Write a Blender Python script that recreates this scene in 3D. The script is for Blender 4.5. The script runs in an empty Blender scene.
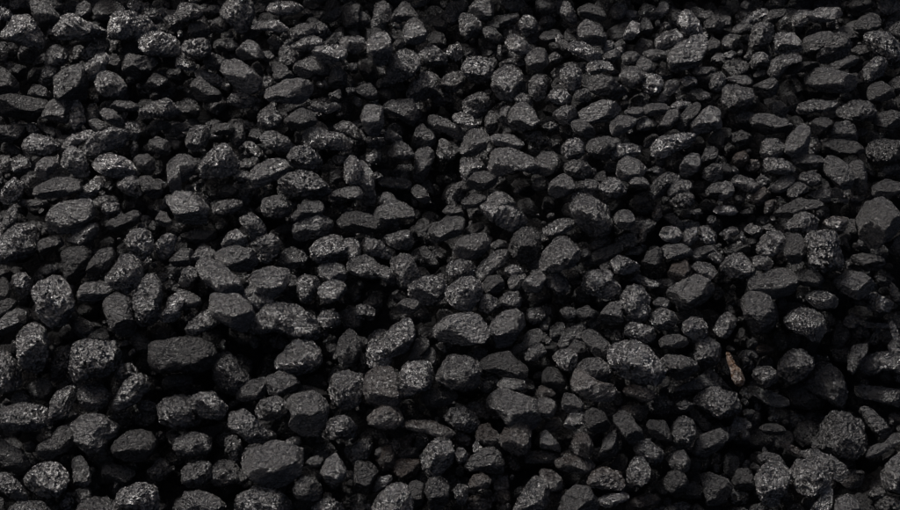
import bpy, math, random
import numpy as np
R = math.radians
sc = bpy.context.scene

# ------------------------------------------------------------------ camera
W, H = 900.0, 510.0                      # the picture's own grid, used to read off directions
LENS, SENSOR = 57.0, 36.0
PITCH = R(20.0)                          # the camera looks down a little at the face of the heap
DIST = 3.0
cam_d = bpy.data.cameras.new('camera')
cam = bpy.data.objects.new('camera', cam_d)
sc.collection.objects.link(cam)
cam_d.lens = LENS; cam_d.sensor_width = SENSOR; cam_d.clip_start = 0.05; cam_d.clip_end = 200.0
CAM = np.array([0.0, -DIST * math.cos(PITCH), DIST * math.sin(PITCH) + 1.1])
cam.location = CAM.tolist()
cam.rotation_euler = (math.pi / 2 - PITCH, 0, 0)
sc.camera = cam

# ------------------------------------------------------------------ sky, sun, exposure
SUN_EL, SUN_AZ = R(64.0), R(-68.0)      # an overcast sky, brightest high up to the left
world = bpy.data.worlds.new('World'); sc.world = world; world.use_nodes = True
wn = world.node_tree; wn.nodes.clear()
sky = wn.nodes.new('ShaderNodeTexSky'); sky.sky_type = 'NISHITA'; sky.sun_disc = False
sky.sun_elevation = SUN_EL; sky.sun_rotation = SUN_AZ
sky.air_density = 0.6; sky.dust_density = 8.0; sky.ozone_density = 1.0
bg = wn.nodes.new('ShaderNodeBackground'); bg.inputs['Strength'].default_value = 0.055
wo = wn.nodes.new('ShaderNodeOutputWorld')
wn.links.new(sky.outputs[0], bg.inputs['Color']); wn.links.new(bg.outputs[0], wo.inputs['Surface'])
sun_d = bpy.data.lights.new('sun', 'SUN'); sun_d.energy = 1.5; sun_d.angle = R(11.0); sun_d.color = (1.0, 0.975, 0.955)
sun = bpy.data.objects.new('sun', sun_d); sc.collection.objects.link(sun)
# direction towards the sun: azimuth measured from +Y, clockwise seen from above
from mathutils import Vector
sdir = Vector((math.sin(SUN_AZ) * math.cos(SUN_EL), math.cos(SUN_AZ) * math.cos(SUN_EL), math.sin(SUN_EL)))
sun.rotation_euler = sdir.to_track_quat('Z', 'Y').to_euler()
sc.view_settings.view_transform = 'Standard'; sc.view_settings.look = 'None'
sc.view_settings.exposure = 0.85; sc.view_settings.gamma = 1.0; sc.view_settings.use_curve_mapping = False
sc.render.engine = 'CYCLES'; sc.cycles.max_bounces = 4

# ------------------------------------------------------------------ geometry of the slope
SLOPE = R(47.0)
NRM = np.array([0.0, -math.sin(SLOPE), math.cos(SLOPE)])        # out of the heap
UPS = np.array([0.0, math.cos(SLOPE), math.sin(SLOPE)])         # up the slope
P0 = np.array([0.0, 0.0, 1.1])
cx_, sx_ = math.cos(PITCH), math.sin(PITCH)
FWD = np.array([0.0, cx_, -sx_]); RIGHT = np.array([1.0, 0, 0]); UPV = np.array([0.0, sx_, cx_])
F = LENS / SENSOR * W
def ray(px, py):
    d = FWD * F + RIGHT * (px - W / 2) + UPV * (H / 2 - py)
    return d / F                                                  # unit depth along FWD
# swells and hollows of the heap's face: (x, y in picture units, half-widths, height in metres)
SWELL = [(445, 70, 45, 80, -.085), (425, 185, 40, 70, -.065), (250, 372, 55, 30, -.04), (850, 400, 90, 45, -.085), (50, 110, 40, 40, -.04),
         (330, 80, 60, 60, .03), (110, 260, 110, 120, .045), (600, 180, 110, 100, .045), (760, 110, 110, 70, .02), (420, 340, 60, 60, .035),
         (300, 440, 80, 50, .03), (620, 400, 110, 80, .035), (450, -30, 600, 45, -.08), (800, 260, 90, 60, .04), (730, 470, 40, 60, -.04), (220, 300, 40, 40, .02)]
def swell(px, py):
    return sum(h * math.exp(-((px - a) / sa) ** 2 - ((py - b) / sb) ** 2) for a, b, sa, sb, h in SWELL)
def swell_at(c):
    d = c - CAM; z = d @ FWD
    return swell(W / 2 + d @ RIGHT / z * F, H / 2 - d @ UPV / z * F)
def on_slope(px, py, off=0.0):
    """point of the heap's face (raised by off along its normal) seen in this direction, and its depth"""
    d = ray(px, py); off = off + swell(px, py)
    t = np.dot(P0 + NRM * off - CAM, NRM) / np.dot(d, NRM)
    return CAM + d * t, t

# ------------------------------------------------------------------ noise, spheres
rng = np.random.default_rng(11)
TAB = rng.random((32, 32, 32)).astype(np.float64) * 2 - 1
def vnoise(p):
    i = np.floor(p).astype(int); f = p - i; f = f * f * (3 - 2 * f)
    i0 = i % 32; i1 = (i + 1) % 32
    x0, y0, z0 = i0.T; x1, y1, z1 = i1.T; fx, fy, fz = f.T
    def L(a, b, t): return a + (b - a) * t
    a = L(L(TAB[x0, y0, z0], TAB[x1, y0, z0], fx), L(TAB[x0, y1, z0], TAB[x1, y1, z0], fx), fy)
    b = L(L(TAB[x0, y0, z1], TAB[x1, y0, z1], fx), L(TAB[x0, y1, z1], TAB[x1, y1, z1], fx), fy)
    return L(a, b, fz)
def ico(level):
    import bmesh
    bm = bmesh.new(); bmesh.ops.create_icosphere(bm, subdivisions=level, radius=1.0)
    v = np.array([x.co[:] for x in bm.verts]); f = np.array([[q.index for q in x.verts] for x in bm.faces]); bm.free()
    return v / np.linalg.norm(v, axis=1)[:, None], f
ICO = {k: ico(k) for k in (2, 3, 4, 5)}     # 320, 1280, 5120 triangles

def carve(p, r, g, rough, ncut, flat, block):
    """break a rounded body of mean radius r into a coal lump: waviness, fracture planes, ledges, grit"""
    u = p / r
    o = g.random(3) * 31
    rad = np.linalg.norm(u, axis=1)[:, None] + 1e-6
    n = u / rad
    u = u + n * (0.13 * vnoise(u * 1.1 + o) + 0.07 * vnoise(u * 2.3 + o + 7))[:, None]
    for k in range(ncut):
        d = g.normal(size=3); d /= np.linalg.norm(d)
        if d[2] < -0.3: d[2] *= -1
        s = u @ d
        lim = s.max() * (g.uniform(0.68, 0.93) if abs(d[2]) > 0.45 else g.uniform(0.88, 0.97))
        over = np.maximum(s - lim, 0)
        u = u - over[:, None] * d[None, :] * g.uniform(0.8, 1.0)
    if flat:
        for d in (np.array([g.uniform(-.35, .35), g.uniform(.1, .6), 1.0]), np.array([g.uniform(-.5, .5), g.uniform(-1.0, -.4), .6])):
            d /= np.linalg.norm(d); s = u @ d; over = np.maximum(s - s.max() * g.uniform(.62, .78), 0)
            u = u - over[:, None] * d[None, :]
    # chips: many small planes that just touch the surface
    for k in range(int(10 + 14 * rough)):
        d = g.normal(size=3); d /= np.linalg.norm(d)
        s = u @ d
        over = np.maximum(s - s.max() * g.uniform(0.92, 0.985), 0)
        u = u - over[:, None] * d[None, :]
    # bedding ledges: shallow steps across one direction
    d = g.normal(size=3); d /= np.linalg.norm(d)
    s = (u @ d) * g.uniform(3, 6) + 0.7 * vnoise(u * 1.7 + o)
    saw = s - np.floor(s)
    step = np.where(saw < 0.8, saw / 0.8, (1 - saw) / 0.2)
    u = u + n * (block * 0.055 * (step - .5))[:, None]
    rg = 1 - np.abs(vnoise(u * 3.1 + o + 3))
    u = u + n * (rough * (0.07 * (rg - .7) + 0.03 * vnoise(u * 5.5 + o) + 0.03 * vnoise(u * 11 + o)) )[:, None]
    return u * r

def traced_body(poly, level, g, rough, flat, block, thick):
    """poly: outline in metres about its middle, in a frame whose third axis points out of the heap towards the viewer's side"""
    d, f = ICO[level]
    th = np.arctan2(poly[:, 1], poly[:, 0]); rr = np.hypot(poly[:, 0], poly[:, 1])
    # exact radius of the outline in 96 directions
    q = np.linspace(-math.pi, math.pi, 97)[:-1]
    A = poly; B = np.roll(poly, -1, axis=0)
    rad = np.zeros(96)
    for k, t in enumerate(q):
        c, s = math.cos(t), math.sin(t)
        e = B - A
        den = c * e[:, 1] - s * e[:, 0]
        den = np.where(np.abs(den) < 1e-9, 1e-9, den)
        tt = (A[:, 0] * e[:, 1] - A[:, 1] * e[:, 0]) / den
        w = (A[:, 0] * s - A[:, 1] * c) / den
        ok = (tt > 0) & (w >= -1e-6) & (w <= 1 + 1e-6)
        rad[k] = tt[ok].max() if ok.any() else rr.mean()
    ker = np.array([.12, .2, .36, .2, .12]); ker /= ker.sum()
    rad = sum(np.roll(rad, k - 2) * ker[k] for k in range(5))
    r = math.sqrt((rad ** 2).mean())
    t = np.arctan2(d[:, 1], d[:, 0])
    x = (t + math.pi) / (2 * math.pi) * 96; i = np.floor(x).astype(int) % 96; fr = x - np.floor(x)
    Rr = rad[i] * (1 - fr) + rad[(i + 1) % 96] * fr
    P = 2.5
    rho = np.hypot(d[:, 0], d[:, 1]); c = np.abs(d[:, 2])
    sc_ = 1 / (rho ** P + c ** P + 1e-9) ** (1 / P)
    p = np.stack([Rr * rho * sc_ * np.cos(t), Rr * rho * sc_ * np.sin(t), thick * rad.min() * 1.0 * d[:, 2] * sc_ * 1.1], axis=1)
    # a long lump is thicker than its narrowest radius suggests only by a little
    p = carve(p, r, g, rough, int(g.integers(6, 17)), flat, block)
    # fracturing shrinks the body: bring it back to the outline's own extent
    for k in (0, 1):
        lo, hi = poly[:, k].min(), poly[:, k].max()
        a, b_ = p[:, k].min(), p[:, k].max()
        p[:, k] = (p[:, k] - (a + b_) / 2) * (hi - lo) / (b_ - a) * (1.08, 1.15)[k] + (lo + hi) / 2
    return p, f, r

def free_body(level, g):
    d, f = ICO[level]
    ax = np.array([1.0, g.uniform(.62, .95), g.uniform(.55, .8)])
    p = d / ((np.abs(d) ** 2.6).sum(1) ** (1 / 2.6))[:, None] * ax * 0.92
    p = carve(p, 0.8, g, g.uniform(.5, 1.3), int(g.integers(7, 13)), g.random() < .35, g.uniform(.2, 1.2))
    return p, f

# ------------------------------------------------------------------ coal material
def coal_material():
    m = bpy.data.materials.new('coal'); m.use_nodes = True
    nt = m.node_tree; N = nt.nodes; Lk = nt.links; N.clear()
    out = N.new('ShaderNodeOutputMaterial'); b = N.new('ShaderNodeBsdfPrincipled'); Lk.new(b.outputs[0], out.inputs[0])
    def at(n):
        a = N.new('ShaderNodeAttribute'); a.attribute_type = 'GEOMETRY'; a.attribute_name = n; return a
    tone, pit, gloss, rust, off = at('tone').outputs['Fac'], at('pit').outputs['Fac'], at('gloss').outputs['Fac'], at('rust').outputs['Fac'], at('shift').outputs['Vector']
    tc = N.new('ShaderNodeTexCoord')
    add = N.new('ShaderNodeVectorMath'); add.operation = 'ADD'; Lk.new(tc.outputs['Object'], add.inputs[0]); Lk.new(off, add.inputs[1])
    gs = N.new('ShaderNodeVectorMath'); gs.operation = 'SCALE'; Lk.new(add.outputs[0], gs.inputs[0]); Lk.new(at('grain').outputs['Fac'], gs.inputs['Scale'])
    co = gs.outputs[0]
    def math_(op, a, c=None, clamp=False, d=None):
        n = N.new('ShaderNodeMath'); n.operation = op; n.use_clamp = clamp
        for k, v in enumerate((a, c, d)):
            if v is None: continue
            if isinstance(v, (int, float)): n.inputs[k].default_value = v
            else: Lk.new(v, n.inputs[k])
        return n.outputs[0]
    def noise(scale, detail=3, rough=.6, dist=0.0, kind='FBM', co_=None):
        n = N.new('ShaderNodeTexNoise'); n.noise_type = kind; n.normalize = True
        n.inputs['Scale'].default_value = scale; n.inputs['Detail'].default_value = detail
        n.inputs['Roughness'].default_value = rough; n.inputs['Distortion'].default_value = dist
        Lk.new(co_ or co, n.inputs['Vector']); return n.outputs[0]
    def ramp(v, a, c, lo=0.0, hi=1.0):
        n = N.new('ShaderNodeMapRange'); n.inputs[1].default_value = a; n.inputs[2].default_value = c
        n.inputs[3].default_value = lo; n.inputs[4].default_value = hi; Lk.new(v, n.inputs[0]); return n.outputs[0]
    broad = noise(28, 3, .6)
    mott = noise(110, 4, .65, .4)
    fine = noise(420, 3, .7)
    vo = N.new('ShaderNodeTexVoronoi'); vo.feature = 'F1'; vo.inputs['Scale'].default_value = 230; vo.inputs['Randomness'].default_value = 1
    wv = N.new('ShaderNodeVectorMath'); wv.operation = 'MULTIPLY_ADD'
    nz = N.new('ShaderNodeTexNoise'); nz.inputs['Scale'].default_value = 90; Lk.new(co, nz.inputs['Vector'])
    Lk.new(nz.outputs['Color'], wv.inputs[0]); wv.inputs[1].default_value = (.012, .012, .012); Lk.new(co, wv.inputs[2])
    Lk.new(wv.outputs[0], vo.inputs['Vector'])
    cell = vo.outputs['Distance']
    # streaks along a bedding direction that differs from lump to lump (the shift moves the domain far enough)
    mp = N.new('ShaderNodeMapping'); mp.inputs['Rotation'].default_value = (.6, .35, .5); mp.inputs['Scale'].default_value = (1, 1, 5.5); Lk.new(co, mp.inputs[0])
    streak = noise(45, 4, .65, 1.2, co_=mp.outputs[0])
    crack = N.new('ShaderNodeTexVoronoi'); crack.feature = 'DISTANCE_TO_EDGE'; crack.inputs['Scale'].default_value = 38; Lk.new(wv.outputs[0], crack.inputs['Vector'])
    crk = ramp(crack.outputs[0], 0.0, 0.06, 0.0, 1.0)
    # colour: near-black coal, greyer where dusty, edge glints painted in, rust on a few pieces
    dust_and_glint = math_('MULTIPLY', ramp(mott, .42, .68), ramp(broad, .3, .65, .25, 1.0))
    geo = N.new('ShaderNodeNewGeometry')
    edge_glint = ramp(geo.outputs['Pointiness'], .52, .62)  # raised edges painted paler, standing in for glints of grazing light
    dust_and_glint = math_('ADD', dust_and_glint, math_('MULTIPLY', edge_glint, .8), clamp=True)
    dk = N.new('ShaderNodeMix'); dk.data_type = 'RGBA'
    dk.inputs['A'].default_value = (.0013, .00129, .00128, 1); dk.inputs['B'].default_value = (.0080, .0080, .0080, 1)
    Lk.new(dust_and_glint, dk.inputs['Factor'])
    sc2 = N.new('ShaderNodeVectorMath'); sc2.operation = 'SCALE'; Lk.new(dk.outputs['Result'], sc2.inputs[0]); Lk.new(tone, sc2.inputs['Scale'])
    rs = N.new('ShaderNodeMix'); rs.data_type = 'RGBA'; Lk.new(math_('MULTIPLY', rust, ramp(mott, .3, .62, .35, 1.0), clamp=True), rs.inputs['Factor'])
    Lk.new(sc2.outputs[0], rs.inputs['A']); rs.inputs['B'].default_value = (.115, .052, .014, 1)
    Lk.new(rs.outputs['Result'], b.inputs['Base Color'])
    # gloss: broken faces shine, dusty grains do not
    ro = math_('SUBTRACT', .40, math_('MULTIPLY', gloss, .22))
    ro = math_('ADD', ro, math_('MULTIPLY', math_('SUBTRACT', mott, .5), 1.3), clamp=True)
    ro = math_('ADD', ro, math_('MULTIPLY', dust_and_glint, .10), clamp=True)
    ro = math_('MAXIMUM', ro, .17)
    Lk.new(ro, b.inputs['Roughness'])
    b.inputs['IOR'].default_value = 1.75
    Lk.new(math_('ADD', .12, math_('MULTIPLY', gloss, .9)), b.inputs['Specular IOR Level'])
    # relief
    hp = math_('MULTIPLY', math_('MULTIPLY', cell, pit), .55)
    h = math_('ADD', hp, math_('MULTIPLY', fine, .42))
    h = math_('ADD', h, math_('MULTIPLY', mott, 1.7))
    h = math_('ADD', h, math_('MULTIPLY', streak, math_('ADD', math_('MULTIPLY', gloss, 2.0), .15)))
    h = math_('ADD', h, math_('MULTIPLY', crk, .28))
    rm = N.new('ShaderNodeTexNoise'); rm.noise_type = 'RIDGED_MULTIFRACTAL'; rm.normalize = False; rm.inputs['Scale'].default_value = 62
    rm.inputs['Detail'].default_value = 3; rm.inputs['Roughness'].default_value = .6; rm.inputs['Distortion'].default_value = .5; Lk.new(co, rm.inputs['Vector'])
    h = math_('ADD', h, math_('MULTIPLY', rm.outputs[0], math_('ADD', .12, math_('MULTIPLY', pit, .38))))
    bu = N.new('ShaderNodeBump'); bu.inputs['Strength'].default_value = 1.0; bu.inputs['Distance'].default_value = .0042
    Lk.new(h, bu.inputs['Height'])
    # crystalline grains: every grain's own little face leans its own way and catches or misses the light
    vf = N.new('ShaderNodeTexVoronoi'); vf.feature = 'F1'; vf.inputs['Scale'].default_value = 290; Lk.new(wv.outputs[0], vf.inputs['Vector'])
    cv = N.new('ShaderNodeVectorMath'); cv.operation = 'SUBTRACT'; Lk.new(vf.outputs['Color'], cv.inputs[0]); cv.inputs[1].default_value = (.5, .5, .5)
    cs = N.new('ShaderNodeVectorMath'); cs.operation = 'SCALE'; Lk.new(cv.outputs[0], cs.inputs[0])
    patch = ramp(noise(48, 2, .5), .36, .58, .4, 1.0)
    Lk.new(math_('MULTIPLY', math_('MULTIPLY', pit, patch), 1.55), cs.inputs['Scale'])
    ca = N.new('ShaderNodeVectorMath'); ca.operation = 'ADD'; Lk.new(bu.outputs[0], ca.inputs[0]); Lk.new(cs.outputs[0], ca.inputs[1])
    cn = N.new('ShaderNodeVectorMath'); cn.operation = 'NORMALIZE'; Lk.new(ca.outputs[0], cn.inputs[0])
    Lk.new(cn.outputs[0], b.inputs['Normal'])
    return m
COAL = coal_material()

def slack_material():
    m = bpy.data.materials.new('coal_slack'); m.use_nodes = True
    nt = m.node_tree; b = nt.nodes['Principled BSDF']
    n = nt.nodes.new('ShaderNodeTexNoise'); n.inputs['Scale'].default_value = 150; n.inputs['Detail'].default_value = 5
    cr = nt.nodes.new('ShaderNodeValToRGB'); cr.color_ramp.elements[0].color = (.004, .004, .0045, 1); cr.color_ramp.elements[1].color = (.02, .0195, .019, 1)
    tc = nt.nodes.new('ShaderNodeTexCoord'); nt.links.new(tc.outputs['Object'], n.inputs['Vector'])
    nt.links.new(n.outputs[0], cr.inputs[0]); nt.links.new(cr.outputs[0], b.inputs['Base Color'])
    bu = nt.nodes.new('ShaderNodeBump'); bu.inputs['Distance'].default_value = .006; nt.links.new(n.outputs[0], bu.inputs['Height']); nt.links.new(bu.outputs[0], b.inputs['Normal'])
    b.inputs['Roughness'].default_value = .8
    return m

def link_mesh(name, verts, faces, attrs, mat, loc=(0, 0, 0)):
    me = bpy.data.meshes.new(name)
    me.vertices.add(len(verts)); me.vertices.foreach_set('co', verts.astype(np.float32).ravel())
    nf = len(faces); k = faces.shape[1]
    me.loops.add(nf * k); me.loops.foreach_set('vertex_index', faces.astype(np.int32).ravel())
    me.polygons.add(nf); me.polygons.foreach_set('loop_start', np.arange(0, nf * k, k, dtype=np.int32))
    me.update(calc_edges=True)
    me.polygons.foreach_set('use_smooth', np.ones(nf, dtype=bool))
    for n, v in attrs.items():
        if v.ndim == 2:
            a = me.attributes.new(n, 'FLOAT_VECTOR', 'POINT'); a.data.foreach_set('vector', v.astype(np.float32).ravel())
        else:
            a = me.attributes.new(n, 'FLOAT', 'POINT'); a.data.foreach_set('value', v.astype(np.float32))
    me.set_sharp_from_angle(angle=R(33))
    me.materials.append(mat)
    o = bpy.data.objects.new(name, me); sc.collection.objects.link(o); o.location = loc
    return o

def props_of(tone, kind, g):
    t = {'0': .4, '1': .45, '2': .7, '3': 1.3, '4': 2.7, '5': 4.4}[tone] * g.uniform(.6, 1.25)
    pit = {'m': .22, 'p': .9, 'g': .6, 'r': .4, 'b': .7, 'o': .4}[kind] * g.uniform(.65, 1.2)
    if int(tone) >= 4 and kind != 'm': pit = max(pit, 1.0)
    elif tone == '5': pit = .5
    gl = {'m': .34, 'p': .55, 'g': 1.0, 'r': .3, 'b': .5, 'o': .3}[kind] * g.uniform(.6, 1.35) + .16 * (int(tone) - 2)
    ru = {'r': .13, 'b': .085, 'o': 1.6}.get(kind, 0.0)
    return t, pit, min(max(gl, 0), 1.25), ru
def attrs_for(n, t, pit, gl, ru, sh):
    return {'tone': np.full(n, t), 'pit': np.full(n, pit), 'gloss': np.full(n, gl), 'rust': np.full(n, ru), 'shift': np.tile(sh, (n, 1)), 'grain': np.full(n, .75 + .95 * ((sh[0] * 7.31) % 1.0))}

BED = -.072
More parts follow.
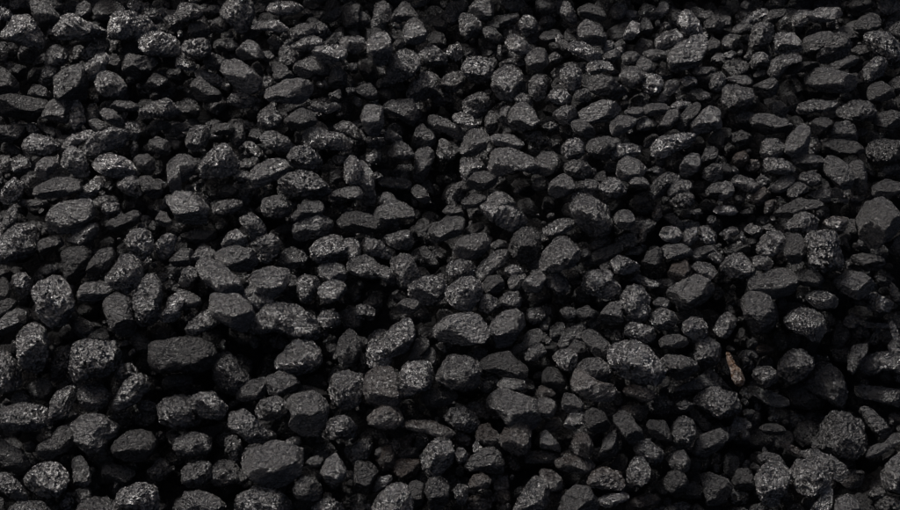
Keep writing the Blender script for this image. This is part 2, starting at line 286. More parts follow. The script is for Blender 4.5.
# traced outlines: layer, tone, surface | outline | look | label
DATA = """
24p|2.4,35.6 12,26 15,18 24,16.4 30,19.6 36,26 39,32 43.6,40 43,48 34,49 24,45 12,41 4,39|pale blunt wedge with a bright ridge|pale blunt wedge with a bright ridge above-left of the bright crinkled dome
12m|31.6,0 51,0 54,10 61,20 56,26 46,28 38,24 33,12|tall dark slab|tall dark slab just above-right of the pale blunt wedge
23g|54.4,30 58,24 67,15 76,15 84,19 96,25 104,30 105,36 98,40 80,39 66,40 58,39 55,36|long humped ridge-backed lump|long humped ridge-backed lump right of the pale blunt wedge
13m|77,6 84,2 91,5 92.4,12 89,19 80,18 76,14||
12m|94,10 100,2 110,0 120,5 124,10 118,18 106,20 96,17|dark dome-topped lump|dark dome-topped lump above-left of the smooth egg-shaped lump
24g|109,32 113,17 121,12 132,14 144,20 155.6,30 148,37 124,39 109,39|slanting slab with a pale streaked top|slanting slab with a pale streaked top right of the pale blunt wedge
14g|128,4 132,0 138,0 142.4,6 143,12 137,15 131,11||
12p|142,15 146,9.6 154,9 162,12 166,18 158,23 148,21||
13p|164,20 169,12.4 179,12 185,18 184,28 174,32.4 165,28||
23g|140,47 142,41 152,35 163,32.4 172,36 180,47 179,54 166,56 148,55|arched lump with a pale crest|arched lump with a pale crest left of the smooth egg-shaped lump
12p|80,54 86,45 94,39 106,39 109,46 104,55 92,62 81,60|dull knobbly lump|dull knobbly lump right of the pale blunt wedge
02p|118,42 128,40 140,43 140,53 130,57 120,52||
23g|84.4,74 88,65 98,56 106,54 109.6,60 104,68 96,76 88,79.4||
13m|109,57 116,55 121,62 120,70 114,72 109.6,66||
12m|123,70 128,55 140,56 158,58.4 160,63 154,72 140,80 126,78|broad dull flat-topped block|broad dull flat-topped block left of the smooth egg-shaped lump
23p|95.6,82 100,73 110,72.4 122,80 126,88 122,97 108,96 98,90|rough pitted potato-shaped lump|rough pitted potato-shaped lump above the bright crinkled dome
13m|145.6,85 156,74 168,80 166,86 158,89 148,88||
12p|45,64 47,53 54,46 64,48 68,56 64,66 52,67|roundish dim pitted lump|roundish dim pitted lump just below-right of the pale blunt wedge
12p|39,84 43,72 49,65 60,66 56,80 47,88 41,88||
23m|55,94 58,80 68,72 77,66 84,69 87,84 86,98 74,101 56,98|big grained block with upright faces|big grained block with upright faces below-right of the pale blunt wedge
12m|-4,68 8,73 18,84 16,90 4,95 -4,94|dark triangular lump|dark triangular lump above-left of the bright crinkled dome
23m|29,91 33,86 42,86 51,94 50,99 40,100 30,96||
02m|33,64 38,56 45,54 46,62 40,67 34,67||
12p|10,4 16,-1 25,0 26,6 18,10 11,10||
13g|-4,12 0,7.6 8,11 13,16 6,21 -4,20||
02m|12,69 19,65 26,68 24,75 14,76||
12p|-2,45 4,44.4 8,50 7.6,58 2,61 -2,60||
12m|163,58 170,55 181,57 181,64 172,63 165,62||
12m|170,70 181,69 181,80 174,79 167,75||
23p|176,18 179,9 184,4 192,5 202,8 204,15 196,19 184,22|rough lump with a sparkling top|rough lump with a sparkling top above-left of the smooth egg-shaped lump
12m|204,11 210,6 219,6 221,13 214,18 205,17||
24p|220.6,13 223,6 232,0 246,-1 254,5 253,14 250,26 244,32 236,30 228,21 222,17|large pale pitted lump|large pale pitted lump left of the bright flattened oval
02m|254,4 262,4 267,10 260,14 254,12||
25g|268,10 271,4.4 280,2 292,2.4 302.4,8.4 300,13 288,15.6 274,15.6|bright flattened oval lump|bright flattened oval lump above-left of the bright smooth-faced slab
02m|305,5 312,1 319,3 320,10 314,12||
14p|302,12 306,9 312,11 312.4,16 305,16||
12m|322,20 329,13 340,8 341.6,15 336,20 326,22||
12m|342,18 345,7 360,6 361,20 356,30 350,33 344,26|tall dark block|tall dark block just above-right of the bright smooth-faced slab
12m|188.4,33 192,25 200,22.4 206,26 210,32 204,37 192,37||
12p|211,25 215,20 223,18.4 230,23 228,29 220,33 213,31||
24g|253,25 260,22 274,20.4 283,24 287.4,30 280,32 266,30 255,29||
12p|289.6,36 294,28 304,24 314,26 318,33 310,38 300,40 292,40||
12p|314,26 320,22.4 327,26 331,33 328,38 318,36||
22g|292,45 304,40 314,36.4 322,41 320,47 310,51 296,50||
13m|325,44 334,35 343,33 344,40 334,47 326,47||
23p|182.4,48 186,41 196,39 206,39 210.4,45 210,54 204,58.4 192,57 185,54|rounded lump with bright wrinkles|rounded lump with bright wrinkles above-left of the smooth egg-shaped lump
12m|214,45 220,40 230,39 238,45 237,51 226,52.4 217,49||
23m|236.6,52 244,43 251,41 258,47 264,56 256,59 242,58||
13m|262,53 268,51 275,57 272,61 264,61||
13m|267.4,42 272,35.6 278,39 282,47 276,49||
13p|279,58 281,48 287,46.4 298,55 297,64 288,67 281,64||
25g|313,53 318,47 332,46 343,46 346.4,51 344,57 334,60 329,64.4 323,60 318,56|bright smooth-faced slab|bright smooth-faced slab above-right of the fine-grained smooth lump
23p|340,43 344,37 356,37 363,40 362,50 354,53 344,48||
13m|294.4,69 300,62 312,58 324,62 331,70 330,75 316,74 300,77|low dark lump with a pale shoulder|low dark lump with a pale shoulder just below-left of the bright smooth-faced slab
12m|328,84 331,69 340,67 347,76 346,86 338,88||
12m|347,68 350,63.6 357,64 357.6,73 351,73||
12p|204,62 210,55 218,56 227,62 224,70 210,69||
24m|221.6,71 223,65 232,61 244,64 254,72 261,80 259,88 248,93 238,90 228,80|large smooth egg-shaped lump|large smooth egg-shaped lump left of the fine-grained smooth lump
12m|252,66 258,62.4 263,71 262,78 256,73||
22m|273.4,76 278,67 284,66 291,74 293.6,79 284,82.4 275,80||
24m|265.6,96 268,91 278,87 286,81 300,79.6 309,82 312,90 308,98 298,103 268,102|large smooth finely grained lump|large smooth finely grained lump right of the smooth egg-shaped lump
13p|263,88 264,77 270,77 276,83 275,88 267,92.4||
22m|191.6,88 195,79 199,77.6 210,86 221,92 221,98 210,101 198,98|dark boxy lump tilted sideways|dark boxy lump tilted sideways just left of the smooth egg-shaped lump
13p|228,98 232,93 242,94 254,97 260,102 246,108 230,105||
12g|195,73 199,70 210,74 221,76 224,83 220,86 210,82 200,77||
13g|176,58 184,60 194,65 195,69 186,70.4 176,67||
12m|329,94 340,90 342,98 338,102 330,101||
12m|346,88 354,88 356,94 348,96||
13p|370,26 375,14 376,5 384,3 391,10 390,20 382,28 372,33|tall rough lump|tall rough lump just above-left of the pale four-sided pyramid
13m|391.6,17 395,10 403,3 410,7 418,15 412,17 404,17 394,23.6||
25m|402,34 407,25 415,19.4 421,26 427,33 424,40 414,43.6 403,42.4|pale four-sided pyramid|pale four-sided pyramid right of the bright smooth-faced slab
12m|356,12 364,13 370.4,17 369,25 362,29 356,28||
12m|432.4,20 440,18 447,23 447,30 440,31 434,27||
13g|443,16 450,6 460,2 466,8 460,13 452,23 447,22||
23m|469,12 472,5 480,-1 491,0 493.6,9 492,18 484,20 474,16|large dull grainy block|large dull grainy block right of the pale four-sided pyramid
24p|459,20 462,14.4 472,15.6 480,21 482.4,27 478,33 468,38 461,30|wrinkled lump with a bright cap|wrinkled lump with a bright cap right of the pale four-sided pyramid
13g|500,-2 522,-2 524,4 518,11 510,9 503,4||
13m|499,20 508,16 518,14 518.4,19 512,25 502,24||
13p|519,22 526,16 532,16 538,23 536,32 526,36 521,30||
13p|483,32 488,27.6 496,30 503,37 502.4,43 492,43 485,38||
13m|487,25 494,21.6 500,23 499,30 490,28||
22g|505.6,43 509,37 516,35 526,41 532.4,48 530,54 520,55 510,49|grooved oval lump|grooved oval lump just above the pale crumbly lump
23m|525.6,59 529,53 538,49 545,50 548,64 540,70 530,69|smooth rounded block|smooth rounded block just above-right of the pale crumbly lump
13g|356,37 363,38 368,47 370,52 362,55 356,52||
23g|367.6,49 369,39 376,33.4 384,34 390,41 392.4,50 388,60 380,65 372,60|round lump wrapped in bright bands|round lump wrapped in bright bands just below-left of the pale four-sided pyramid
12p|393,44 397,40 403,43 405,49 398,53 393.6,49||
12m|428,38 434,32 442,34 446,42 444,49 436,48 430,45||
23p|388,68 392,58 400,52.4 412,51 420,56 418,66 410,76 396,80 386,85 382,80 389,74|large stepped craggy lump|large stepped craggy lump just below-left of the pale four-sided pyramid
23p|418,58 422,50 431,46 441,50 447,58 446,64 436,67 424,66|domed lump with a grey crown|domed lump with a grey crown just below-right of the pale four-sided pyramid
24g|446.4,52.4 451,45.6 459,45 463,50 462,58 456,61 450,56||
23p|462,68 468,60 480,58 490,60 494.4,68 492,76 484,83 474,80 466,73|large round pitted boulder|large round pitted boulder just above-left of the pale crumbly lump
13m|500,66 506,59.6 516,58 524,63 525,66 514,67 504,67||
24p|492,84 495,74 504,67 516,68 522,76 525,88 520,96 508,100.6 498,96|large pale crumbly lump|large pale crumbly lump above-right of the slender rod-like lump
23p|407,94 413,82 422,73.6 432,73 440,78 436,86 426,98 418,101 408,100|long tilted ribbed lump|long tilted ribbed lump above-left of the slender rod-like lump
23p|440,84 445,76 456,72.4 465,75 466,82 460,88 450,92 442,89|oval lump with ribbed bands|oval lump with ribbed bands above the slender rod-like lump
12m|356,88 368,84 374,90 378,99 368,100 356,98||
13p|431,96 436,87.6 444,92 453,100 450,106 434,106||
24p|463,102 472,95 480,93 488,100 490,108 476,112 464,109|pale-topped rounded lump|pale-topped rounded lump just above-right of the slender rod-like lump
23p|529,83 534,77 542,76 547,82 546,98 538,100 530,94|ridged upright lump|ridged upright lump just right of the pale crumbly lump
24p|515,98 520,93.6 530,96 534,101 526,106 517,104||
12m|360,69 366,65 372.4,69 370,74 362,74||
12m|497,55 498,46 501,46 502.4,54 500,60||
12m|488,60 494,58 498,64 494,69||
23g|560.6,9 564,2.4 569,2.4 574,10 576.4,20 572,23 566,18 562,15||
23m|578,11 581,6 590,5 600,9 605.6,17 602,21 592,19 582,16||
12p|536,0 548,0 556,4 555,11 546,16 536,12||
24m|577.6,29 582,22 589,21 598,26 606,36 605,43 596,44.4 586,40 579,35|large tilted oval with a worn face|large tilted oval with a worn face above-right of the pale crumbly lump
13p|610,10 616,4 626,5 628,12 622,19 614,19||
14m|622.4,15 628,11 636,12 637,17 630,20.6 624,19||
13m|650,14 656,10 662,3 668,4 667,12 660,17 653,19||
24g|677.6,18 684,11 691,12 697,19 702,32 696,30 688,34 680,24||
13m|698,18 703,12 710,11 714,16 706,22 700,22||
12p|704.4,26 710,18 718,17 724,24 720,33 710,33||
14g|624,38 627,29 632,22 639,24 640,32 634,37 628,39||
12m|640,32 642,22 649,21 653,29 649,35||
24g|656,40 664,33 676,30 682.4,37 682,42 670,47 660,49 657,45||
24m|668,62 673,52 682,43 694,37 705,37.6 706.4,44 700,58 690,67 678,71 669,67|largest smooth egg-shaped boulder|largest smooth egg-shaped boulder above the plank-like lump
13p|602,48 608,41 614,43 615,48 609,52.4 603,52||
13m|540,37 546,32 558,34 563.6,38 556,40 546,43||
25g|568,45 574,42.4 584,45.6 593,52.4 601,58 598,61 588,61.6 579,56 570,51||
13m|558,42 564,40 569,46 570,52 562,51||
23m|603,57 610,51 618,50 620,57 614,62 606,61||
13p|622,58 626,53 636,52 640,57 636,64 626,65||
23m|644,53 652,50 662,50 670,53 668,59 658,62 652,60||
23m|636.4,66 640,59 648,60 654.4,68 652,74 642,73||
22g|587,69 589,63 600,61 610,64 613,69 606,70 592,74||
13m|549,56 555,52.4 562,59 558,63.6 551,64||
24g|560,81 561,71 568,68 580,70 581.6,78 579,88 570,90 562,86|cracked round lump with glassy plates|cracked round lump with glassy plates right of the pale crumbly lump
13p|566,66 574,62.4 584,65 586.4,72 582,74||
22g|620,75 626,67.6 634,68 640,72 648,74 640,80 630,88 621,82||
25g|640.6,82 644,77 652,74.4 660,77 663,86 658,93 649,95 643,89||
22m|587,85 588,78 598,76 609,80 618,85 626,93 620,98 604,96 590,91|long dark whale-backed lump|long dark whale-backed lump above the frosted flat lump
12m|622,88 630,87.6 640,90 638,95 628,96||
23p|658,100 664,90 668,82 676,81 678,88 668,98 662,103||
13m|656,72 662,68 670,72 672,77 664,79||
22m|693.6,71 700,67 712,67 715,71 706,76 698,76||
13p|678,84 682,78 692,77 697,82 692,88 682,90||
23p|709,80 712,75 721,73 726,80 724,90 716,92 710,88||
22p|574,96 578,90 586,89 591,95 590,102 580,102||
24g|549,94 554,90 564,91 571.6,97 570,103 556,104 550,100||
13m|687,94 694,89 700,90 708,95 712,100 700,102 689,100||
12m|707,43 712,38 720,42 720,50 710,53 707.6,48||
13p|711,60 718,53.6 725,55 726,62 716,65||
12m|718,20 722,16.4 730,17 731,26 722,28 718,26||
12m|740,6 744,1.6 751,5 750,10 742,11||
12p|766,4 772,-2 786,-1 782,6 772,10||
13g|741,23 750,15 760,9.6 768,10 767,15 756,20 744,26||
12m|762,20 772,12 785,10 784,15 776,22 766,26||
13g|792.4,21 796,13 804,11 814,13 810,18 802,26 795,26||
24m|808.4,17 818,9.6 828,8 839,9 841,15 834,19 820,22 810,22|smooth flat-topped slab|smooth flat-topped slab above-right of the wavy-banded glassy lump
12m|848,6 854,-2 868,0 872,7 860,11 851,11||
14g|878,2 894,-2 901,0 901,10 888,14 880,11||
22m|855,26 860,19 870,14.4 879,18 880,26 872,32 862,34 858,31||
22p|749.6,38 754,27 760,24 770,26 773.6,34 770,44 760,49 752,47|round dark dimpled lump|round dark dimpled lump just left of the wavy-banded glassy lump
25g|771,44 774,38 784,33.6 794,34 800,43 801,51 790,53 778,51|glassy lump with bright wavy bands|glassy lump with bright wavy bands below-left of the smooth flat-topped slab
22m|801,43 806,36 818,33 830,33.6 834,40 824,52 814,58 805,54|broad smooth dome|broad smooth dome just below the smooth flat-topped slab
22p|818,56 824,45 833,36 840,34 848,38 850,47 844,56 832,60 822,62|dark flecked dome with a pale corner|dark flecked dome with a pale corner just below the smooth flat-topped slab
12m|837,33 842,27 850,28 858,36 856,41 848,38||
12p|722,42 728,35 736,36 739,44 732,50 724,49||
13m|733,32 738,25 746,26 752,31 742,35||
23p|865,42 867,35 876,33 888,37 898,45 901,56 900,66 892,67 884,60 874,50|big craggy lump with a grey flank|big craggy lump with a grey flank below-right of the smooth flat-topped slab
12m|852,50 858,45.6 870,46 874,50 866,56 856,55||
22p|750.4,62 753,55 762,53 769,56 769,64 762,69 753,68||
12p|723,70 726,62 738,61 748,63 749,72 736,77 725,76||
23p|768.4,74 772,62 780,58 794,55.6 800,57 799,61 788,66 778,77 771,78.4|pale-topped craggy slab|pale-topped craggy slab just below the wavy-banded glassy lump
22m|784,69 792,63.6 806,62.4 816,63 818,68 806,71 790,74||
23m|829,67 840,61 850,56.4 857,58 856,65 844,70 832,70||
22p|858,77 862,69 872,60 882,58 886,64 882,75 870,82 860,83|tilted block with a pitted rim|tilted block with a pitted rim just below-left of the grey-flanked craggy lump
23m|806,78 809,71 820,68.4 832,70 846,74 856,81 850,88 838,92 820,90 809,85|long broad oval lump|long broad oval lump below-right of the wavy-banded glassy lump
23m|726,81 732,77 744,76 752.4,80 751,85 740,87 729,85||
23p|722.4,96 724,88 736,86 750,89 753,98 748,108 732,111 724,105|squarish dimpled lump|squarish dimpled lump below-right of the big egg-shaped boulder
22m|753,88 760,84 774,79 778,86 776,96 764,98 755,95||
12m|754,76 759,70 767,71 767,78 760,80||
22m|868,94 872,86 882,82.4 890,88 894,96 884,101 871,100||
22m|888,85 894,79 902,77 902,94 894,94||
12m|889,32 896,24 902,22 902,38 894,37||
12p|724,54 732,51 736,54 732,59 724,58||
12p|744,59 749,51 753,53 750,60||
22m|-6,104 4,95 18,95 40,98 45.6,104 43,114 32,117 10,116 -4,114|long smooth slab-like lump|long smooth slab-like lump below the pale blunt wedge
23m|43,115 50,103 60,98 70,102 72,110 69,120 62,122 50,119|smooth faceted boulder|smooth faceted boulder above-left of the bright crinkled dome
14g|69,122 72,103 78,101 83,112 86,124 80,129 72,128||
13p|88,106 96,104 100,112 98,119 90,118||
24m|101,111 108,109 116,113 124,121 124,125 115,125 106,120||
23m|89.6,122 96,119 104,123 111,129 106,132 96,131 91,127||
23m|111,106 118,101 130,101 138,107 134,110.4 122,111 114,110||
23g|140,116 144,109 154,103 166,99 174,108 181,114 172,116 156,117 143,117.6|broad dark wedge with a lit shoulder|broad dark wedge with a lit shoulder above-right of the bright crinkled dome
13m|148,128 154,122 163,120.4 170.4,124 170,128 160,130 150,131||
12m|171,127 176,123.6 186,123 192,127 188,131 176,131.6||
13m|-8,130 0,126 16,124.4 26,128 24,134 12,142 0,140|large pale-topped rough lump|large pale-topped rough lump above-left of the brick-shaped block
12p|25,126 32,124 39,130 40,134 30,135||
24p|23,141 28,136 38,135 52,138 59,145 57,152 44,157 30,152 24,147|broad oval lump with a mottled face|broad oval lump with a mottled face left of the bright crinkled dome
12m|44,132 50,127 58,131 64,140 56,140||
22g|63,145 74,135 88,131 94,134 86,142 70,149 64,149||
22g|85,150 94,136 112,129 120,132 128,138 120,148 106,152 96,157 88,156|large dark faceted ridge|large dark faceted ridge just above-left of the bright crinkled dome
13p|123,130 128,122 138,122 141,132 136,140 128,138||
22m|151,140 158,137.6 166,142 170,151 167,154.4 158,152 153,147||
22m|134,162 139,155.6 149,155 154,160 154.4,170 148,175 140,171||
24m|168,162 181,157 181,188 172,192 169,182 167,170|tall flat-faced lump|tall flat-faced lump just above-left of the broad flat-faced oval
25g|94,165 102,157 112,154.4 122,158 130,164 138,175 128,177 112,177 100,172|domed lump with bright crinkled top|domed lump with bright crinkled top above-right of the brick-shaped block
24m|37,163 44,158 58,158 58,166 50,171 45,179 38,176 36,169||
23g|63,154 70,148 78,151 84,162 89,176 80,178 70,170 62,164|peaked lump with a small bright facet|peaked lump with a small bright facet just left of the bright crinkled dome
14g|12,162 20,157.6 30,158 33,166 30,172 14,172||
12g|0,156 8,157 12,162 11,172 0,171||
24p|1,198 6,184 14,179 22,184 23,194 16,201 4,203|glittering upright lump|glittering upright lump above-left of the very dark rounded slab
23m|35,186 46,182 60,178 74,179 81,186 78,191 64,196 48,198 36,196|long curved loaf-shaped lump|long curved loaf-shaped lump just above-left of the brick-shaped block
13g|76,197 86,185 98,177.6 104,179 102,186 88,198 78,201||
22p|118,185 126,178 136,177 142,184 145,194 136,197 124,193|dark domed lump|dark domed lump just below-right of the bright crinkled dome
22m|140,178 150,177 160,184 162,192 154,198 144,192||
12p|130,148 134,142 138,144 137,154 132,157||
12m|161,184 168,183 170,190 164,190||
12m|-2,180 0,174 3,178 2,186 -2,186||
13p|92,204 100,197 112,196 118,202 112,208 98,208||
12m|176,110 180,105 190,105 199,111 196,116 184,115||
23p|186,142 190,132 198,126.4 207,127 210,134 206,144 196,150 188,148|egg-shaped lump with a shiny flank|egg-shaped lump with a shiny flank above the broad flat-faced oval
12p|206,124 214,119.6 220,121 218,126 210,130||
22m|212,130 218,125 228,123.6 234,127 230,133 220,135||
12p|228,132 236,125 244,128 246,138 240,148 232,142||
23p|258,118 260,112 268,106.4 276,110 281.6,118 278,126 268,130 260,126|round nugget with a mesh of bright lines|round nugget with a mesh of bright lines just below-left of the fine-grained smooth lump
12m|248,140 252,131 257,129 262.4,134 258,141 252,143||
13p|244,144 252,142 260,150 264,158 256,158 248,152||
22p|261,139 266,133 276,131.6 286,137 294,144 289,153 278,150 266,144|dull flecked lump|dull flecked lump just above the pale flat-faced lump
22m|285,121 294,114 304,109 313,114 316,122 308,128 294,129|smooth hooded lump with a thin bright edge|smooth hooded lump with a thin bright edge just below-right of the fine-grained smooth lump
23g|304,135 312,128 320,130 336,134 346,142 351,150 340,150 320,148 308,143|long angular lump with a bright facet|long angular lump with a bright facet below-right of the fine-grained smooth lump
12m|312,128 318,121 324,124 329,132 320,131||
13g|308,106 320,108 336,103 339,108 330,114 318,111||
12p|335,127 344,121.6 354,124 361,132 361,140 352,136 340,132||
24p|198,169 206,158 218,146 225,145 231,153 239,164 238,172 226,176 210,177 199,175|large four-sided rough pyramid|large four-sided rough pyramid above-right of the broad flat-faced oval
23m|174,160 180,155.6 190,156 196.4,162 194,172 184,179 178,181 174,172|shiny-faced upright lump|shiny-faced upright lump just above the broad flat-faced oval
13p|239,164 246,159 254,162 257,168 250,170 242,171||
23p|234,177 238,171 248,171 251,179 242,181||
25m|249.6,174 258,166 268,161 282,160 291,166 292,172 280,177 268,181 253,187|pale smooth flat-faced lump|pale smooth flat-faced lump below the fine-grained smooth lump
22p|288,157 296,147 306,146 316,153 322,164 318,171 304,170 292,164|rough dome with bright speckles|rough dome with bright speckles just right of the pale flat-faced lump
23p|279,184 288,177 302,171.6 312,174 320,182 330,192 328,198 316,197 300,195 286,189|long lump with a smooth dull face|long lump with a smooth dull face just right of the pale flat-faced lump
24p|344,170 348,159 354,157 358,164 362,168 361,182 352,184.4 345,180|pale knobbly upright lump|pale knobbly upright lump below-right of the fine-grained smooth lump
12p|332,160 337,155 346,156 346,164 338,166||
12m|320,168 328,164 331,169 326,173||
12m|331,172 340,170 343,178 336,184 330,180||
23m|331,194 340,190 354,187 362,188 362,198 346,200 332,199||
12m|219,192 228,185 238,191 238,195 224,197||
13g|302,204 306,197 316,198 320,204 312,208||
23m|382,107 396,100 412,100 418,110 417,124 410,123 402,114 390,110|dark overhanging lump|dark overhanging lump below the pale four-sided pyramid
24m|361,118 364,108 372,106.4 381,109 383.6,120 379,132 370,135 364,128|upright smooth barrel-shaped lump|upright smooth barrel-shaped lump left of the slender rod-like lump
12p|356,138 360,130 366,138 365,144 356,145||
13p|366,142 374,138 384,138 386,144 378,150 370,148||
22p|384,134 390,130 398,135 402,140 394,142 386,140||
23p|388,150 400,140 408,147 414,156 404,160 394,160 389,155||
12p|366,156 374,150 382,152 382,160 372,164 367,161||
22p|413,138 416,127 422,125 429,131 435.6,139 432,145 422,148 414,146|round knobbly speckled lump|round knobbly speckled lump just below-left of the slender rod-like lump
24m|429,118 435,116 446,119 460,127 468,133 464,140 454,136 440,128 430,121|long slender rod-like lump|long slender rod-like lump above-left of the smooth overhanging lump
23p|437,156 439,145 443,140 450,147 456,155 452,160 442,162||
24m|413,172 417,160 416,151 422,149 433.6,150 434,160 430,170 420,181 414,179|tall grey prism|tall grey prism below-left of the slender rod-like lump
12p|390,173 400,167 411,165 413,171 404,177 394,177||
12g|379,181 390,178 404,179 411,184 408,189 394,187 382,185||
23m|411.6,188 418,185.6 426,190 430,200 424,203 415,198||
12m|422,184 429,181 435,188 432,197 426,193||
23m|379,201 384,193 392,194 397,200 401,206 390,210 380,208||
23g|453,118 460,113 472,114 478,126 478,131 468,125 460,121||
24p|463,106 472,103 488,102 488,110 478,118 468,112||
12p|485,118 491,112 498,114 498,126 492,132 486,126||
22p|498,118 500,110 508,107 512,112 509,126 502,126||
24m|509,114 516,106 526,104 532,111 539,122 534,129 520,130 511,126|large grainy square-shouldered boulder|large grainy square-shouldered boulder just below-right of the pale crumbly lump
24m|461,150 466,138 474,130.4 484,131 490,140 484,150 472,156 463,155.6|tilted block with a lit top|tilted block with a lit top just below-right of the slender rod-like lump
24m|491,138 498,134.4 512,135 520,141 523,147 514,148 500,145||
13p|523,134 532,130.4 542,133 542,142 532,142||
25m|489,159 496,149 508,149 520,150 529,158 538,171 537,174 520,169 508,169 500,175 493,171|largest smooth overhanging lump|largest smooth overhanging lump below-right of the slender rod-like lump
24g|460,168 461,160 472,159 484,166 472,172 464,180 461,177||
23m|467,182 476,175 490,172 497,177 496,185 484,190 472,190|layered oval lump|layered oval lump just below-left of the smooth overhanging lump
13p|446,196 452,186 462,182 468,190 462,200 450,203||
22m|462,202 472,194.4 484,195 488,202 480,208 466,208||
24m|488,198 498,192.4 506,195 515,204 504,210 490,210||
12m|532,186 537,179 544,178 546,188 538,191||
12m|532,160 540,156 546,158 544,166 536,167||
13g|354,166 360,163 368,170 374,182 375,202 364,205 354,198|tall dark ragged lump|tall dark ragged lump right of the pale flat-faced lump
12p|372,176 378,172 383,177 378,181||
23p|553,114 560,108 570,106 577,111 576,120 564,124 557,120||
13p|550,102 560,98 570,100 570,106 558,107||
24m|578,117 590,108 602,101 614,103 620,111 618,117 604,122 590,122|big smooth slanting boulder|big smooth slanting boulder above-left of the frosted flat lump
23m|625,111 632,107.6 642,108 643,116 634,118 626,116||
23m|642,109 650,104.4 664,104 669.6,110 664,115 650,116 643,115||
24g|670,107 678,101 690,102 688,106 678,110||
24m|610.4,123 620,117 630,116.4 637,120 630,127 620,134 614,135||
13g|636,122 644,117.6 652,122 656,126 648,129 638,130||
22m|658,126 668,113 676,110.4 680,116 670,128 660,132||
22m|676,124 680,116 698,104 700,112 688,122 687,132||
25m|689,128 694,118 700,114 710,107.6 720,112 721,128 710,132 698,134 691,134|large smooth faceted boulder|large smooth faceted boulder just above-right of the plank-like lump
23p|543,126 550,122 558,125 559,130 550,131||
12p|559,128 568,125 573,131 570,137 562,135||
23m|572,124 578,120.4 586,123 595,132 590,138 582,136 575,132||
23p|587,145 592,140 606,137.6 620,140 620,145 608,150 604,159 592,158 588,152|wide rough lump|wide rough lump just left of the frosted flat lump
25p|607,151 616,145 628,144 639,148 640,154 628,158 614,159 607,156|flat lump with a bright frosted top|flat lump with a bright frosted top left of the plank-like lump
25g|652,145 660,138 678,135 690,134 695.6,141 688,145 672,149 664,156 654,157|long plank-like lump with a bright upper face|long plank-like lump with a bright upper face right of the frosted flat lump
12m|665,134 674,130 682.4,132 682,135.6 670,137||
24p|561.6,150 568,141 576,139 582,143 584.4,152 578,159 568,156||
12m|708,142 714,133 721,130 724,142 720,150 710,147||
23m|536,158 544,153 554,153 559,160 558,168 548,175 538,172|cracked dark block|cracked dark block just right of the smooth overhanging lump
22p|564,164 576,161 586,163 592,172 586,180 572,179 566,172|big shadowed rough lump|big shadowed rough lump left of the frosted flat lump
24m|617,174 620,162 628,157.6 638,162 646,169 640,176 630,181 620,179|rounded block with a pale face|rounded block with a pale face just below the frosted flat lump
13m|645,172 656,166.4 664,171 663,177 652,175||
22p|649,192 656,180 668,173.6 680,176 678,182 668,188 660,198 651,198|dark tilted lump|dark tilted lump below the plank-like lump
24m|680,166 688,155.6 698,154.4 701,162 696,172 686,177 681,174||
12m|701,159 706,147 716,148 718,156 712,162 704,164||
23p|702.4,178 704,169 714,164.4 722,165 722,180 710,182||
24m|549,194 552,180 562,175 570,179 575,188 566,195 556,197|pale conical lump|pale conical lump below-right of the smooth overhanging lump
22p|576,190 582,181 594,180 600,190 592,195||
22m|592,181 600,172 606,172 606,180 598,190||
24p|599,188 608,179 618,178 626,188 626,195 616,198 606,196|pitted half-dome|dark pitted half-dome just below the frosted flat lump
25p|570,198 576,192 584,190.4 593,195 595,202 584,208 572,206||
23m|629,184 636,177.6 644,178 649,185 646,189 636,189||
22g|668,192 674,183 682,180.4 690,183 691,188 680,191 672,198||
12m|694,188 700,182 710,181.6 712,187 702,193||
23m|706,192 714,185 722,183 724,195 716,198||
22p|670,202 680,194 690,193 694,200 688,208 676,208||
12p|604,168 608,162 616,162 618,170 610,172||
13m|633,202 638,198 648,198 648,202 640,205||
12p|534,140 540,135 548,139 550,144 540,148||
12m|540,183 546,180 549,184 544,190 538,188||
13p|724,102 736,100 750,104 750,107 736,107.6 726,106||
13m|768,106 780,102 788,110 784,117 774,114||
22p|798,106 812,100 832,101 836,106 824,111 808,114 799,114|dark flat lump|dark flat lump just above-right of the striped pyramid
23p|837,114 844,106 858,101 870,102 875,110 872,120 860,122 844,119|large rough square-shouldered lump|large rough square-shouldered lump above-left of the sand-textured boulder
22m|873,118 882,111 894,111.6 902,114 902,126 890,128 878,125|dark smooth lump|dark smooth lump just above the sand-textured boulder
12p|735,116 746,112.4 754,114 756,120 746,123 737,122||
23m|751,121 758,114.4 770,115 784,119 791,128 788,133 772,132 758,128|long smooth loaf-shaped lump|long smooth loaf-shaped lump just above-left of the striped pyramid
22m|808,125 816,119 826,118.4 831.6,122 826,129 816,134 810,131||
22m|828,132 834,124 844,121.6 853,126 857,135 854,142 840,140 830,137|smooth domed lump|smooth domed lump right of the striped pyramid
24m|785,146 792,135 800,126 806,125.6 809.6,132 808,142 806,154 794,155.6 786,152|ridged pyramid with striped faces|ridged pyramid with striped faces left of the sand-textured boulder
12p|808,136 816,137 822.4,145 820,152 810,155||
22m|823,144 830,139.6 844,140 856,144 863,150 858,153 846,154 832,155 825,150|lobed smooth lump|lobed smooth lump just left of the sand-textured boulder
23p|761,152 763,143 768,139.6 778,141 785,147 782,155 772,160 763,158|pale grainy round lump|pale grainy round lump just left of the striped pyramid
22p|867,150 872,142 884,140 901,141 902,158 890,163 876,162 869,156|large dark sand-textured boulder|large dark sand-textured boulder above the broad dark rounded boulder
12m|716,136 720,129 730,129 732,136 726,143 718,147||
12p|731,134 740,131 751,134 752,140 742,146 732,143||
23p|764,162 770,158.4 784,160 793,166 794,172 784,174 772,171||
22m|792,156 804,154.4 820,157 823,164 818,170 804,170 794,165|dull brick-shaped lump|dull brick-shaped lump just below-right of the striped pyramid
